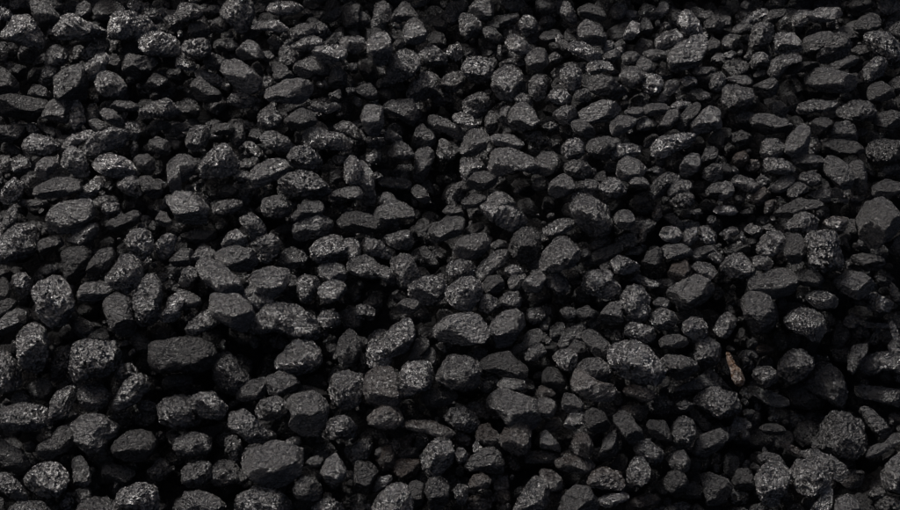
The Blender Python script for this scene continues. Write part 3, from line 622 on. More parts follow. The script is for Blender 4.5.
23m|823.6,170 826,159 834,157.6 842,162 850,170 853,180 850,188 840,184 830,176|large smooth tilted lump|large smooth tilted lump below-left of the sand-textured boulder
22m|849,166 862,162 864,170 867,182 867,192 860,192 854,182|narrow upright shard|narrow upright shard just below-left of the sand-textured boulder
12g|858,154 863,153.6 873,168 874,174 868,169||
12p|880,168 890,164 902,164 902,174 890,176 882,174||
22m|873,188 880,182 890,180 901,184 901,192 888,196 876,197|smooth dark wedge|smooth dark wedge just above the broad dark rounded boulder
12r|732,162 736,154 744,151.6 749,158 744,166 736,167|dull brownish round lump|dull brownish round lump left of the striped pyramid
12b|744,168 750,160 758,160 761,168 752,172||
23p|732,180 740,175.6 750,179 759,188 754,192 742,187||
12m|718,168 724,164.4 732,170 732,176 724,180 718,179||
24m|718,188 724,182 731,183 734.4,190 728,197 718,200||
24m|769,190 778,182 787,175.6 794,179 793,186 784,192 774,192||
22p|796,182 804,173.6 812,172 820,177 818,184 808,186||
22p|790,190 798,183 808,187 806,192 796,198 788,198||
23m|808,195 820,190 826,189 830,196 828,201 816,202||
12r|750,200 756,192 764,188 770,195 764,202 754,204|brown-edged flat shard|brown-edged flat shard above the white-patched round lump
12m|734,198 740,191 746,194 742,204 735,204||
12p|756,180 762,175 770,180 768,187 760,186||
12g|828,190 836,188 844,194 840,198 830,196||
12p|832,200 840,197 848,200 846,204 834,204||
12g|848,198 858,196 864,199 858,203 850,202||
23m|49,212 66,203 88,201 93.6,212 92.4,221 76,229 52,233 48,228|squared-off brick-shaped block|squared-off brick-shaped block above the very dark rounded slab
23p|1,222 6,212 15,206 17,214 15,224 8,230 2,236||
23p|-6,242 0,237 16,225.6 34,225 38,234 37,248 22,254 8,259 -6,263|large striated boulder with speckles|large striated boulder with speckles below-left of the brick-shaped block
12m|19,204 26,200 48,201 49,207 32,208||
24p|102,208 106,203 118,204 120,210 116,216 106,218||
22m|107,229 114,221 126,215 139,211.6 140.4,218 132,227 120,232|slanting wedge with flat faces|slanting wedge with flat faces right of the brick-shaped block
22p|68.4,240 74,233 86,225 96,224 98,230 90,240 80,245|tilted rough lump with small glints|tilted rough lump with small glints just below-right of the brick-shaped block
23m|38.6,243 44,238.4 60,237.6 63,244 54,251 42,254.4||
11m|62,256 68,250 80,248 88,251 91,260 86,274 76,282 66,278 62,266|very dark rounded slab|very dark rounded slab above-right of the pale crystalline boulder
22m|87,274 92,264 100,254 110,249 115,256 110,266 100,273|layered leaning lump|layered leaning lump just right of the very dark rounded slab
24p|106,281 114,270 122,257 130,255.6 138,264 142.4,276 138,286 128,292 118,288|pale tall cone-shaped lump|pale tall cone-shaped lump right of the very dark rounded slab
23m|79,290 86,283 100,281.6 114,285 120,291 108,297 92,301 80,300|oval lump with a wavy front edge|oval lump with a wavy front edge just below-right of the very dark rounded slab
25p|33,294 38,285 48,281 58,278 65,284 69,296 73,306 66,322 50,326 38,318|large crystalline pale boulder|large crystalline pale boulder below-left of the very dark rounded slab
24p|132,300 138,289 148,277.6 157,276.4 161.6,284 160,300 162,312 148,324 138,318|large tall grainy lump|large tall grainy lump above-left of the wide loaf-shaped lump
24p|126,242 130,232 140,230 150,233 153,242 150,252 142,259 132,254|round pitted lump with pale scabs|round pitted lump with pale scabs below-left of the broad flat-faced oval
25g|155.6,244 160,240 166,235 173,234.4 176,240 170,252 162,258 157,254||
23m|156,219 160,212 166,213 171.6,222 166,226 158,224||
12m|149,226 153,221 158,224 158,230 151,232||
12m|39,270 46,265 58,265 59,272 48,276||
12m|0,269 12,269 12,275 4,277 -2,276||
22p|12,280 16,274 26,273.6 32,280 31,292 24,296 16,290||
12m|-4,280 4,279 10,286 8,296 6,308 -4,308|dark tall lump|dark tall lump left of the pale crystalline boulder
12p|163,284 170,280 176,284 168,290||
22m|-10,318 0,304 10,300 16,304 10,314 0,324||
24m|168,202 176,195 192,193 202,198 208,208 206,220 192,223 176,220|broad flat-faced oval boulder|broad flat-faced oval boulder above-left of the leaning log-shaped lump
23p|213,207 220,202 232,200 242,202 236,212 222,216 214,214||
12m|182,234 196,230 213,231 215,238 200,244 188,240||
23p|240,219 250,213.6 258,216 266,226 266,234 256,242 248,234|upright lump with a pitted foot|upright lump with a pitted foot below the pale flat-faced lump
22g|222,242 227,234 236,230 247,237 246,244 232,247 223,248||
24m|216,257 222,250 236,247 250,252 257,262 254,269 242,271 226,267|large pale rounded boulder|large pale rounded boulder just above-right of the leaning log-shaped lump
23p|251,247 260,238 272,235 279,240 278,252 270,262 260,259|blocky pitted lump|blocky pitted lump just above the pale shield-shaped lump
12p|278,263 284,254 292,248 302,252 307,260 300,266 288,270|dark rough pyramid|dark rough pyramid just above-right of the pale shield-shaped lump
12m|275,230 286,224 293,225 292,232 284,233||
23p|293,229 300,222 318,216 330,220 332.4,227 324,236 304,240 294,236|oval lump with a rough rim|oval lump with a rough rim below-right of the pale flat-faced lump
23p|262,210 264,200 284,196 292,204 291,214 280,218 266,216|dark grainy dome|dark grainy dome just below the pale flat-faced lump
22m|292,220 298,210 308,202 322,202 324,212 308,219|smooth dark tilted block|smooth dark tilted block below-right of the pale flat-faced lump
22m|338,222 344,215 354,212.4 366,216 380,224 372,230 352,232 342,229|smooth capped oval|smooth capped oval below-right of the pale flat-faced lump
24p|310,252 316,244 330,236 340,237 347,246 350,258 336,263 318,263|pale-topped rough arch|pale-topped rough arch above-right of the pale shield-shaped lump
24g|344,240 354,240 361,244 361,274 352,272 349,260|craggy upright lump with a pale ridge|craggy upright lump with a pale ridge right of the pale shield-shaped lump
25m|197,263 206,259 220,264 234,276 243,290 240,296 224,292 208,278|long leaning log-shaped lump|long leaning log-shaped lump just above the slab with flat grey top
24p|192,258 200,247 210,247 216,255 213,262 202,260||
23m|170,260 180,249 190,249 195,258 190,264 176,266||
24p|180,270 188,267 197,270 198,278 188,285 180,286||
25m|250,280 254,272 272,268 289,271 288,279 278,292 270,298 260,294 251,288|pale flat-faced shield-shaped lump|pale flat-faced shield-shaped lump right of the leaning log-shaped lump
25p|242,292 248,287 258,287 268,296 273,302 268,310 250,310 243,302|pale rough ball|pale rough ball just below-left of the pale shield-shaped lump
23p|297,280 304,276 316,280 320,286 312,296 302,302 298,292|craggy broken lump|craggy broken lump just right of the pale shield-shaped lump
24m|318,269 330,263.6 342,265 347,274 344,282 330,281 322,276|smooth capped block|smooth capped block right of the pale shield-shaped lump
24p|318,290 326,282 340,281 346.4,288 340,298 326,302|layered lump with pale ledges|layered lump with pale ledges right of the pale shield-shaped lump
12m|282,292 286,279 296,278 298,292 292,298||
12m|348,288 356,283 360,290 352,298||
12m|274,302 280,297 288,300 296,306 288,314 276,312||
23m|172,304 180,290 190,292 201,300 198,306 180,310|smooth pale-topped wedge|smooth pale-topped wedge just below-left of the leaning log-shaped lump
24m|373,220 380,210 388,202 400,202 412,212 414,220 400,216 388,227 378,228|bright-faced hooked lump|bright-faced hooked lump below-left of the slender rod-like lump
12g|360,214 368,220 375,226 368,234 358,232||
23p|362,244 369,238 380,242 390,252 391,258 380,256 368,252||
22p|383,239 396,234 408,231 413,238 411,246 400,249 390,245||
24p|391,262 400,255 410,255 418,266 421,277 412,286 402,287 396,276|upright cobbled lump|upright cobbled lump left of the bright six-sided lump
23p|348,268 360,256 376,264 388,268 396,278 392,284 380,276 360,273|arched pitted lump|arched pitted lump above-left of the saddle-faced lump
12m|416,222 426,219 431,226 426,234 426,241 420,241||
24m|429,232 434,224 448,219 460,217.6 464,224 458,234 444,239 432,242|tilted brick-shaped lump with a pale face|tilted brick-shaped lump with a pale face above the bright six-sided lump
12m|443,212 450,206 460,208 464,216 452,217||
12m|463,232 472,225 483,223 484,230 474,236 466,234||
24m|454,249 460,239 472,234.4 485,234 489.6,243 488,252 478,258 464,258 456,255|smooth capped boulder|smooth capped boulder above the bright six-sided lump
23p|474,276 484,262 494,253 504,251 508,256 500,266 488,274 478,280|long tilted ribbed lump|long tilted ribbed lump just above-right of the bright six-sided lump
23p|447,270 451,262 460,260 472,263 475.6,271 470,278 456,280|round lump with deep pits|round lump with deep pits just above the bright six-sided lump
12m|420,248 426,247 434,258 439,268 432,266 424,258||
24p|409,290 414,281 426,276.4 438,278 446,283 446,294 438,302 426,304 414,298|large frosted knobbly lump|large frosted knobbly lump just left of the bright six-sided lump
25p|446,298 452,284 464,278 476,279 482.4,290 478,302 468,310 454,306|brightest crystalline six-sided lump|brightest crystalline six-sided lump just above the saddle-faced lump
12m|432,278 440,274 447,278 444,284||
22m|482,284 490,276 500,276 504,284 498,293 486,292||
23p|508,282 514,274 526,274 527,282 520,290 510,290||
23p|504,270 512,265 522,267 524,274 512,276||
24m|522,286 530,278 541,272 546,280 540,292 528,292||
22p|509,250 514,238 522,230 532,228.4 540,236 541,248 534,258 524,262 514,258|large dark round-topped boulder|large dark round-topped boulder above-right of the bright six-sided lump
12m|489,246 498,240 506,242 504,250 496,252||
23p|478,300 486,295 496,299 500,306 488,314 480,310||
24p|499,300 506,293 518,292 522,302 518,312 504,310||
12g|480,210 488,202 504,200 518,212 526,222 512,230 500,226 488,216|large black glinting lump|large black glinting lump below the smooth overhanging lump
12p|528,266 536,258 544,254 544,270 536,272||
12m|364,302 372,295 381,298 382,306 372,310 364,308||
12m|392,298 398,293 408,297 408,302 398,304||
23m|397,304 406,299 416,300 420,306 412,314 400,312||
25p|544,230 552,223 562,219 571,220 573,226 564,233 552,235||
24p|570,208 574,200 592,198 606,206 612,216 610,226 600,235 584,226 574,220|large knobbly boulder|large knobbly boulder above the thin pale slab
23m|614,218 620,211 630,212 635,220 630,228 620,229 615,224||
12g|628,230 636,222 648,220 655,224 646,232 636,234||
14r|638,242 639,234 646,224 648,230 645,241|small brownish standing chip|small brownish standing chip above-right of the thin pale slab
25g|660,234 668,227 678,230 683,236 676,242 666,241||
12p|615,240 624,234 636,234 638,244 626,248 616,246||
22p|540,264 544,252 554,241 562,238 572,243 580,254 572,266 556,270 542,270|broad shadowed triangular lump|broad shadowed triangular lump left of the thin pale slab
13m|586,262 598,252 610,246 620,243 622,250 614,256 602,264 594,265|pale thin flat slab|pale thin flat slab above-left of the flat diamond-shaped slab
24g|611,262 617,256 628,257 638,264 639,271 628,274 616,273|oval lump with wavy bright streaks|oval lump with wavy bright streaks just below-right of the thin pale slab
12m|600,266 608,262 613,268 610,274 602,272||
22m|642,262 648,252 660,249 663,256 656,266 646,270||
24m|660,252 668,245 680,244 691,250 688,256 674,259 664,258||
23m|688,256 698,248 710,246 716,251 708,259 698,261||
23p|693,267 700,262.4 712,266 717,274 712,279 700,274||
23p|682,240 688,231 698,228 698,238 692,245||
24p|698,230 706,226.4 716,234 716,241 706,244 698,240||
12m|687,213 698,209 702,213 692,216||
12p|664,216 672,214 684,224 680,228 670,222||
24g|582,284 588,273 604,271 612,274 611,280 620,288 614,298 600,298 588,292|jagged layered lump with pale top|jagged layered lump with pale top just below the thin pale slab
24p|530,284 534,272 546,268 558,272 566,282 568,292 560,294 550,284 540,283|arched lump with a bright crusty top|arched lump with a bright crusty top below-left of the thin pale slab
25p|620,298 626,288 636,286 644,292 649.6,302 648,314 634,316 622,310|bright pitted oval boulder|bright pitted oval boulder below-right of the thin pale slab
22r|668,272 672,264 684,261 690,270 684,280 670,278|dark reddish-brown crumbly lump|dark reddish-brown crumbly lump just above-left of the flat diamond-shaped slab
12m|652,284 660,279 676,278 684,282 672,290 660,293||
23m|668,294 680,285 696,276 706,282 713,290 700,302 686,308 676,302|large flat diamond-shaped slab|large flat diamond-shaped slab left of the helmet-shaped boulder
12m|576,292 582,288 590,294 590,302 580,302||
12g|632,278 640,275 652,280 660,283 652,288 640,281||
23m|653,303 660,298 668,300 670,306 660,310||
12g|626,253 636,247 642,249 638,254 628,255||
24p|707,256 714,251 722,254 722,264 716,262||
12p|710,290 718,287 724,294 716,300||
12m|570,283 578,281 582,284 576,288||
12b|652,216 656,206 662,206 662,216 656,222||
12p|590,244 600,237 610,237 610,243 600,249 592,250||
12p|578,253 588,249 590,256 582,259||
13g|714,210 720,205 730,206 737,211 730,215 718,213||
22m|775,213 784,206 800,199 820,201 822,206 806,210 790,215 778,217|long smooth curved bar-shaped lump|long smooth curved bar-shaped lump above-right of the white-patched round lump
23p|788.4,224 796,217 808,213 816,220 817.6,228 810,236 798,236 790,230|dark block edged with tiny glints|dark block edged with tiny glints just above-left of the large square block
25g|757,247 762,237 774,231 784,237 785,246 778,255 766,256 759,252|round lump with a bright white patch|round lump with a bright white patch just above the helmet-shaped boulder
13m|745,230 752,224 761,229 762,235 754,237||
22m|783.6,248 786,238 796,235 803,241 805.6,252 800,262 790,263 785,256|smooth upright oval|smooth upright oval just right of the white-patched round lump
23p|805,242 816,237 834,232.4 837,240 842.4,260 840,268 826,271 810,264 806,254|large dark square block|large dark square block right of the white-patched round lump
24b|824,222 834,217 848,219 846,224 840,234 832,228||
12m|846,222 854,220 858,236 850,238 845,232||
24m|858,216 868,204 880,200 892,206 901,216 901,224 892,234 880,244 868,246 862,234|largest rounded dark boulder on its slope|largest rounded dark boulder on its slope above-right of the large square block
23m|889,248 894,240 901,235 908,244 904,254 890,254||
22m|852,256 864,254 880,257 884,264 878,271 866,270 856,263|dull flat oval lump|dull flat oval lump just below the broad dark rounded boulder
23p|721,270 728,259 736,254 744,255 750,264 755,272 746,278 732,278|pale-topped craggy lump|pale-topped craggy lump just below-left of the white-patched round lump
23p|753,262 758,256.4 768,256.4 773,264 768,270 758,269||
24m|748,282 756,276 772,269.6 788,270 795,276 797,284 792,292 778,297 760,291|large helmet-shaped boulder|large helmet-shaped boulder just below the white-patched round lump
23m|796,273 806,270 818,272 823,279 818,286 804,284||
24m|835,284 840,276 848,272 860,274 873,283 868,292 856,299 844,292|faceted lump with flat top|faceted lump with flat top below-right of the large square block
23g|806,296 814,291 826,293 837,300 836,308 820,308 810,304|pale-edged glinting lump|pale-edged glinting lump just above-right of the shiny-pitted boulder
12p|796,290 806,288 808,294 804,302 796,298||
24p|864,300 874,293 884,300 892,304 886,312 870,312||
22m|742,304 748,295 760,293 770,300 775,306 777,320 768,332 752,332 742,318|round rough-faced boulder|round rough-faced boulder just below-left of the helmet-shaped boulder
12m|888,290 892,284 898,290 901,304 894,300||
12m|724,250 736,244 750,247 750,252 732,253||
12g|720,234 730,227 738,228 736,234 726,237||
12m|761,228 770,224 775,229 768,232||
12g|739,236 742,232 745,237 743,241||
12m|840,238 846,237 850,250 845,249||
12m|740,213 748,209 753,213 746,216||
12b|764,210 766,202 776,200 772,210 767,215||
12m|828,274 840,273 838,280 830,281||
12m|876,276 886,277 885,284 878,283||
23m|-8,326 0,323 8,314 16,310 23,311 26,319 18,327 6,331 0,336 -6,336|smooth pale wedge leaning up|smooth pale wedge leaning up just above-left of the tall glittering boulder
24p|17.6,340 24,332 32,325 42,328 48,340 47.6,354 44,368 36,371 28,366 20,354|tall glittering boulder with a glassy middle|tall glittering boulder with a glassy middle below the pale crystalline boulder
23p|-8,356 2,352.4 10,358 17,370 21,382 12,388 4,391 -6,384|large pleated lump|large pleated lump just below-left of the tall glittering boulder
23p|74,354 80,345 88,341 104,343 114,344 119.6,356 116,366 108,373 92,374 80,381 71,376|large round wrinkled boulder|large round wrinkled boulder right of the tall glittering boulder
12p|52,358 58,349 68,347 74,353 70,366 62,376 52,379 53,368|dim fluted upright lump|dim fluted upright lump just below-right of the tall glittering boulder
22m|151,348 155,341.6 168,339.6 181,339 200,340 212,344 217,354 210,364 200,371 180,372 160,372 151,364|widest loaf-shaped lump with fine grain|widest loaf-shaped lump with fine grain below-left of the slab with flat grey top
22m|104,309 106,302 114,294 130,300 133,316 135.6,328 128,335 116,330 109,322|big smooth double-faced lump|big smooth double-faced lump above-right of the large wrinkled boulder
12p|74,324 82,319 94,325 91,334 80,338 75,332||
12m|88,338 96,331 105,328.4 109,336 108,343 92,342||
12g|112,343 128,341 134,341 134,344 120,346||
12p|131,338 138,333 144,338 150,342 149,351 140,352 134,346||
23p|115,376 120,365 130,363.6 138,370 138,376 128,378 120,378.4||
23p|120,390 124,382 136,375 148,379 149,386 140,396 132,404 120,408 114,402|upright lump with rippled folds|upright lump with rippled folds below-right of the large wrinkled boulder
24g|50,402 58,392 70,387 78,389 77,396 70,404 68,418 52,418|bright scaly lump|bright scaly lump above the two-lobed smooth lump
22p|78,392 88,384 100,386 109.6,394 106,404 92,410 80,404|dark lump with one bright corner|dark lump with one bright corner just below the large wrinkled boulder
12p|28,386 38,379 48,379 52,386 48,396 38,399||
12p|12,402 16,394 24,392 30,398 30,408 20,410||
22m|163,381 168,375 181,374 192,376 192,384 180,386 166,385.6||
12p|138,406 146,400 154,404 156,412 144,414||
22m|136,312 138,302 152,300 160,308 154,316 140,321|small dark cliff-shaped lump|small dark cliff-shaped lump below-left of the leaning log-shaped lump
23g|158,316 166,310 170,298 181,294 184,302 180,314 174,321 160,319|lump with bright ledges|lump with bright ledges above the wide loaf-shaped lump
12m|-6,406 0,404 10,408 6,414||
23p|186,328 198,316 206,311.6 216,316 217,324 208,330 196,335 188,333|pointed grainy lump|pointed grainy lump just left of the slab with flat grey top
24m|210,312 213,297 238,295 249,307 254,318 248,330 234,328 217,320|dark slab with a flat grey top|dark slab with a flat grey top just below the leaning log-shaped lump
23p|249,329 260,318 274,307 286,304 300,308 310,316 320,332 318,338 300,337 284,330 260,334|large craggy ridge-shaped boulder|large craggy ridge-shaped boulder below-right of the pale shield-shaped lump
24p|318,318 322,311 332,310.4 340,316 338,326 324,327||
12p|340,314 350,308 361,310 360,326 346,328||
25p|276,362 288,349 298,342 310,341 318,350 321,362 312,369 298,373 282,370|domed lump with a crystalline surface|domed lump with a crystalline surface above the smooth-faced grey boulder
22p|214,368 220,354 232,356 242,368 251,378 246,388 236,393 222,386 213,378|dark crumbly tall lump|dark crumbly tall lump below-right of the wide loaf-shaped lump
23m|237,396 250,383 264,378 269,388 260,396 244,400|tilted dull lump|tilted dull lump above-left of the smooth-faced grey boulder
23m|266,376 280,372 292,374 300,385 296,390 280,395 270,392|dark smooth lump|dark smooth lump just above-left of the smooth-faced grey boulder
24p|329,386 334,376 346,371.6 361,373 365,382 362,396 356,406 340,407 329,396|round pitted ball-shaped boulder|round pitted ball-shaped boulder above-right of the smooth-faced grey boulder
22p|337,354 340,338 348,331 360,333 362,350 354,362 340,368|craggy dim upright lump|craggy dim upright lump above-left of the chalky glittering lump
24p|189,402 198,393 212,392.4 220,400 227,408 218,418 202,416|frosted oval lump|frosted oval lump above-left of the cracked-face round boulder
12p|180,376 188,378 189,388 182,391 176,386||
24m|289,402 298,394 316,393 324,398 328,410 326,426 318,434 300,433 288,426 292,414|large boulder with smooth grey upper face|large boulder with smooth grey upper face above-right of the cracked-face round boulder
23p|256,408 266,399 278,397 289,404 288,414 276,420 260,418|round dark mottled lump|round dark mottled lump just left of the smooth-faced grey boulder
12p|270,340 278,336 288,342 282,349 272,346||
12m|247,342 254,337 260,340 256,345||
12p|178,398 184,397 190,406 186,410 176,408||
12p|220,342 225,340 226,352 221,353||
12m|298,386 320,390 328,398 320,396 304,392||
12m|326,346 336,344 336,356 328,354||
24p|380,342 392,328 404,320 411,322 414.4,336 406,344 403,353 390,356 382,350|leaning smooth lump with white glints|leaning smooth lump with white glints just above-left of the chalky glittering lump
24p|367,354 368,344 376,340 384,348 392,358 388,368 376,370 368,364|upright pale-rimmed lump|upright pale-rimmed lump left of the saddle-faced lump
12p|359,372 360,358 364,354 369,358 367,370 362,376||
23b|366,376 376,368 390,368 400,378 403,392 396,404 382,406 368,398 364,386|round dark coarse boulder|round dark coarse boulder just left of the chalky glittering lump
25p|399,375 408,363 422,362 430,366 434,376 426,388 404,395 401,388|brightest chalky-looking glittering lump|brightest chalky-looking glittering lump below-left of the saddle-faced lump
12m|414,352 418,339 428,340 429,348 422,354 420,362 408,363||
12m|421,360 430,349 435,350 436,366 434,372||
24m|434,332 444,322 460,316 474,314 482,322 488,332 486,342 468,344 456,343 438,340|broad lump with a smooth saddle-shaped face|broad lump with a smooth saddle-shaped face just below the bright six-sided lump
24m|489,330 494,321 504,314 516,311 522,316 524.4,323 516,332 512,342 504,346 494,342|smooth grey flat-faced disc|smooth grey flat-faced disc right of the saddle-faced lump
23p|437,378 444,366 452,357 466,356 476,364 481,376 476,386 464,389.6 450,386|large dark scaly round boulder|large dark scaly round boulder below the saddle-faced lump
22m|480,372 488,360 500,354 510,353 516,360 526,370 527,380 512,380 496,374|dull broad slab leaning back|dull broad slab leaning back just below the smooth grey disc
23p|480,386 486,377 496,375 500,382 490,388 484,392||
23p|498,384 506,378 520,380 526,388 516,390 502,389||
22m|421,399 428,392 442,388.4 454,391 457,397 448,404 432,406 424,404|smooth flat oval lump|smooth flat oval lump just below-right of the chalky glittering lump
12p|468,354 476,349 487,349 486,358 476,360||
24m|497,395 506,390.4 518,394 534,400 537,406 540,418 530,427 508,424 498,410 488,406|faceted lump with pale smooth top|faceted lump with pale smooth top above-right of the dark faceted block
12r|484,408 490,396 500,396 504,410 496,418 488,416|brownish craggy lump|brownish craggy lump just left of the pale smooth-topped lump
22m|512,350 526,342 530,331 538,330 544,338 532,346 518,354||
23p|525,358 530,348 541,344 546,352 538,358 528,361||
12m|448,407 456,403 466,406 464,412 452,413||
12b|464,408 474,401.6 486,404 488,412 480,418 468,416||
12p|436,344 448,344 456,349 444,352||
12p|526,316 530,309 541,308 546,316 538,324 530,322||
12p|352,310 360,305 370,306 376,316 370,320 356,318||
12m|356,338 364,337 369,344 364,350 356,350||
23m|560,311 568,307 576,309 575,317 568,319||
22m|577,310 586,306 598,316 588,317 580,321||
23m|600,320 604,312 609,306 620,302 623,322 614,324 602,323|small angular tooth-shaped lump|small angular tooth-shaped lump above-left of the large frosted boulder
23p|626,317 634,310 640,304 650,308 648,316 640,321 630,320||
23p|648,318 652,312 662,309 674,314 678,322 672,328 660,330 652,326|round pitted knob|round pitted knob just below-left of the flat diamond-shaped slab
12m|672,313 684,314 695,315 686,324 678,324||
24p|682.4,332 684,323 690,318 700,318.4 706,326 707,334 696,340 688,337|small ball covered in bright beads|small ball covered in bright beads just below the flat diamond-shaped slab
24p|625,332 630,323 640,323 652,328 655,338 646,343 632,339|bright-ridged little boulder|bright-ridged little boulder just above the large frosted boulder
12p|610,336 614,329.6 622,329.6 626,338 620,346 612,344||
22m|583,337 589,331 598,335 610,347 614,354 606,360 596,356 588,345|flat dark plank-shaped lump|flat dark plank-shaped lump left of the large frosted boulder
12p|560,342 568,328 578,324 588,329 587,337 576,340 564,347|dull rough lump|dull rough lump right of the smooth grey disc
12p|550,330 556,323 564,325 566,336 558,341 551,337||
24p|553,358 558,352 568,349.6 577,354 577,364 570,371 560,368|pale-capped lump|dark pale-capped lump below-right of the smooth grey disc
12m|544,349 550,343 558,344 558,352 550,355||
12p|568,350 576,341 588,346 590,354 580,360||
12m|542,374 546,368 556,368 566,377 565,386 554,389.6 542,383|dark smooth ball|dark smooth ball above-right of the pale smooth-topped lump
23p|578,367 586,360 600,358.4 610,366 611,374 606,382 596,380 584,370|oval lump crossed by a crack|oval lump crossed by a crack left of the large frosted boulder
23b|573,378 576,370 588,376 600,383 610,386 615.6,391 610,399 596,400 580,394 572,388|diagonal lump with a glittery ridge|diagonal lump with a glittery ridge below-left of the large frosted boulder
25p|609,360 618,346 628,342 640,344 652,354 661,365 664,376 656,383 640,381 624,374|large faceted boulder with frosted top|large faceted boulder with frosted top above the coffin-shaped slab
22m|659.6,342 666,337 680,335 687.6,339 687,345 676,348.4 664,348||
23p|661,360 668,355.6 684,357 696,363 698,370 688,375 678,379 668,372|smooth-bottomed oblong lump|smooth-bottomed oblong lump just right of the large frosted boulder
23p|695,346 700,339 710,337.6 721,344 721,360 710,366 700,363 694,356|round flecked boulder|round flecked boulder just above-left of the orange-brown splinter
23r|624,390 630,385 640,386 652,392 654,400 640,401 628,396|oval reddish lump with bright specks|oval reddish lump with bright specks just below the large frosted boulder
12m|658,392 660,382 668,377 671,381 666,390||
12m|672,394 684,386 700,378 708,371 718,380 720,386 704,388 684,395|long dark slab with a raised tip|long dark slab with a raised tip just left of the orange-brown splinter
24p|695,402 700,396 714,390 721,388 736,394 740,404 738,414 720,417 706,408|domed lump with bright studs|domed lump with bright studs just below-left of the orange-brown splinter
23m|562,404 566,394 574,395 583,404 580,412 566,412||
25m|536,403 540,400 550,399 556,406 554,415 542,417|small bright cube|small bright cube just right of the pale smooth-topped lump
12b|536,394 540,386 552,389 555,395 548,399 538,400||
12p|652,404 660,400 672,402 672,408 658,410||
12g|540,326 544,321 550,323 548,330 542,330||
12p|538,336 544,333 549,338 546,346 538,345||
12p|588,323 598,318 602,323 596,329 589,329||
12p|540,312 544,306 552,308 552,316 544,318||
12m|676,404 684,400 694,404 690,410 678,410||
12p|558,345 562,336 570,334 568,346 562,348||
12m|676,306 686,304 692,307 688,311 678,311||
24p|720,318 726,313.6 735,314 736,322 728,334 720,337 714,330||
25g|785,320 790,312 802,308.4 814,310 822,318 825,330 818,341 806,336 794,330 786,325|round boulder with shiny broken pits|round boulder with shiny broken pits below-right of the helmet-shaped boulder
12m|775,308 784,302 804,305 806,309 792,311 784,314||
12p|773,338 776,331 784,331 786,341 783,350 778,346||
23p|778,368 784,358 794,350.4 804,350.4 812,358 813,368 804,376 790,383 781,376|round boulder with wormy bright lines|round boulder with wormy bright lines below the shiny-pitted boulder
34o|727,356 729,354 733.2,364 740.4,371.6 744,378 742.4,382.8 736.8,384.4 732.8,377.6|orange-brown splinter with a pointed tip|orange-brown splinter with a pointed tip below-left of the shiny-pitted boulder
23p|753,376 756,368 768,367 777,372 776,382 766,386 756,383|round dim starry lump|round dim starry lump just right of the orange-brown splinter
12p|741.6,368 745,359 753,361 754,368 748,373||
23p|806,386 810,376 816,364 828,364 838,374 846,388 845,400 836,404 822,396 810,391|large round boulder with a flat pitted face|large round boulder with a flat pitted face above the sparkling dark boulder
23p|848,370 848,356 854,347 867,345 867,351 858,364 852,373||
12r|755,349 762,344 774,349 768,354 759,355|small rust-tinted flat chip|small rust-tinted flat chip just above-right of the orange-brown splinter
12m|788,390 800,384 808,392 820,400 810,408 794,404|dim rounded lump|dim rounded lump above-left of the sparkling dark boulder
12g|749,392 752,386 764,394 780,400 788,406 770,406 754,396||
22g|869,356 880,352 901,354 901,372 884,368 868,374 860,366|large dark laminated boulder|large dark laminated boulder above the long slanting prism
22g|856,387 868,386 890,389 901,391 901,406 884,402 866,398|long flat laminated slab|long flat laminated slab just above the long slanting prism
12m|860,332 864,325 870,332 870,340 863,337||
12m|880,338 883,331 890,332 891,341 884,342.4||
12m|833,338 838,322 848,328 850,336 844,344 834,346||
12p|844,320 852,313 860,322 854,328 846,327||
24g|890,323 896,328 900,340 900,350 890,352 888,346 894,338 891,330||
12m|874,318 880,309 892,307 888,313 878,318||
12g|860,321 876,324 888,325 884,328 870,327||
12p|831,350 840,346 850,350 848,362 838,362||
12m|720,386 716,376 722,380 732,392 724,388||
12p|742,352 752,349 756,356 748,359||
24p|-12,422 0,412 12,404 26,404 40,406 49,414 54,420 48,426 30,430 12,429.6 0,427|long striated lump lying flat|long striated lump lying flat above-left of the two-lobed smooth lump
22m|38,446 52,438 60,428 67,426 75,432 75,440 68,450 58,453 50,458 43,454|two-lobed tilted smooth lump|two-lobed tilted smooth lump left of the even grainy oval
23p|72,430 76,423 86,417 102,416 110,424 118,427 117,434 108,440 104,453 90,452 80,442|knobbly lump with frosted crown|knobbly lump with frosted crown just right of the two-lobed smooth lump
22m|113,448 118,440 128,433 140,431 150,434 156,443 152,453 140,458 128,460.4 116,456|smooth oval with an even grainy face|smooth oval with an even grainy face right of the two-lobed smooth lump
22m|-4,446 0,440 10,447 22,451 30,462 28,470 18,472.4 10,468 0,454|smooth dull lump leaning down|smooth dull lump leaning down left of the two-lobed smooth lump
24p|25.6,478 30,470 40,464 56,463.6 63,468 67,478 66,492 56,496 42,496 30,488|large round sparkly boulder|large round sparkly boulder just below the two-lobed smooth lump
22p|-4,476 4,473.6 12,478 22,488 27,498 18,500 8,494 -2,488|dark oval sloping lump|dark oval sloping lump below-left of the two-lobed smooth lump
12m|103,468 108,464 128,464 135,468 134,478 124,483 108,483 104,478|small dark box-shaped lump|small dark box-shaped lump just below-left of the even grainy oval
12p|72,460 80,457 88,464 91,478 84,485 76,482 74,470|dim two-humped lump|dim two-humped lump just below-right of the two-lobed smooth lump
24p|117,496 122,488 140,484 156,487 159,498 158,508 144,510 124,508|black lump with bright flecked top|black lump with bright flecked top below the even grainy oval
23p|78,512 86,500 98,498 114,501 120,506 124,516 112,522 90,522|frosted low lump|frosted low lump below-left of the even grainy oval
23p|10,510 18,504 30,501.6 40,504 48,510 44,520 18,520|flecked low dome|flecked low dome below-left of the two-lobed smooth lump
12p|60,504 66,493 72,494 74,504 68,510||
12p|148,472 156,459 166,461 172,470 164,480 154,480|dim lump sunk in shadow|dim lump sunk in shadow just below-right of the even grainy oval
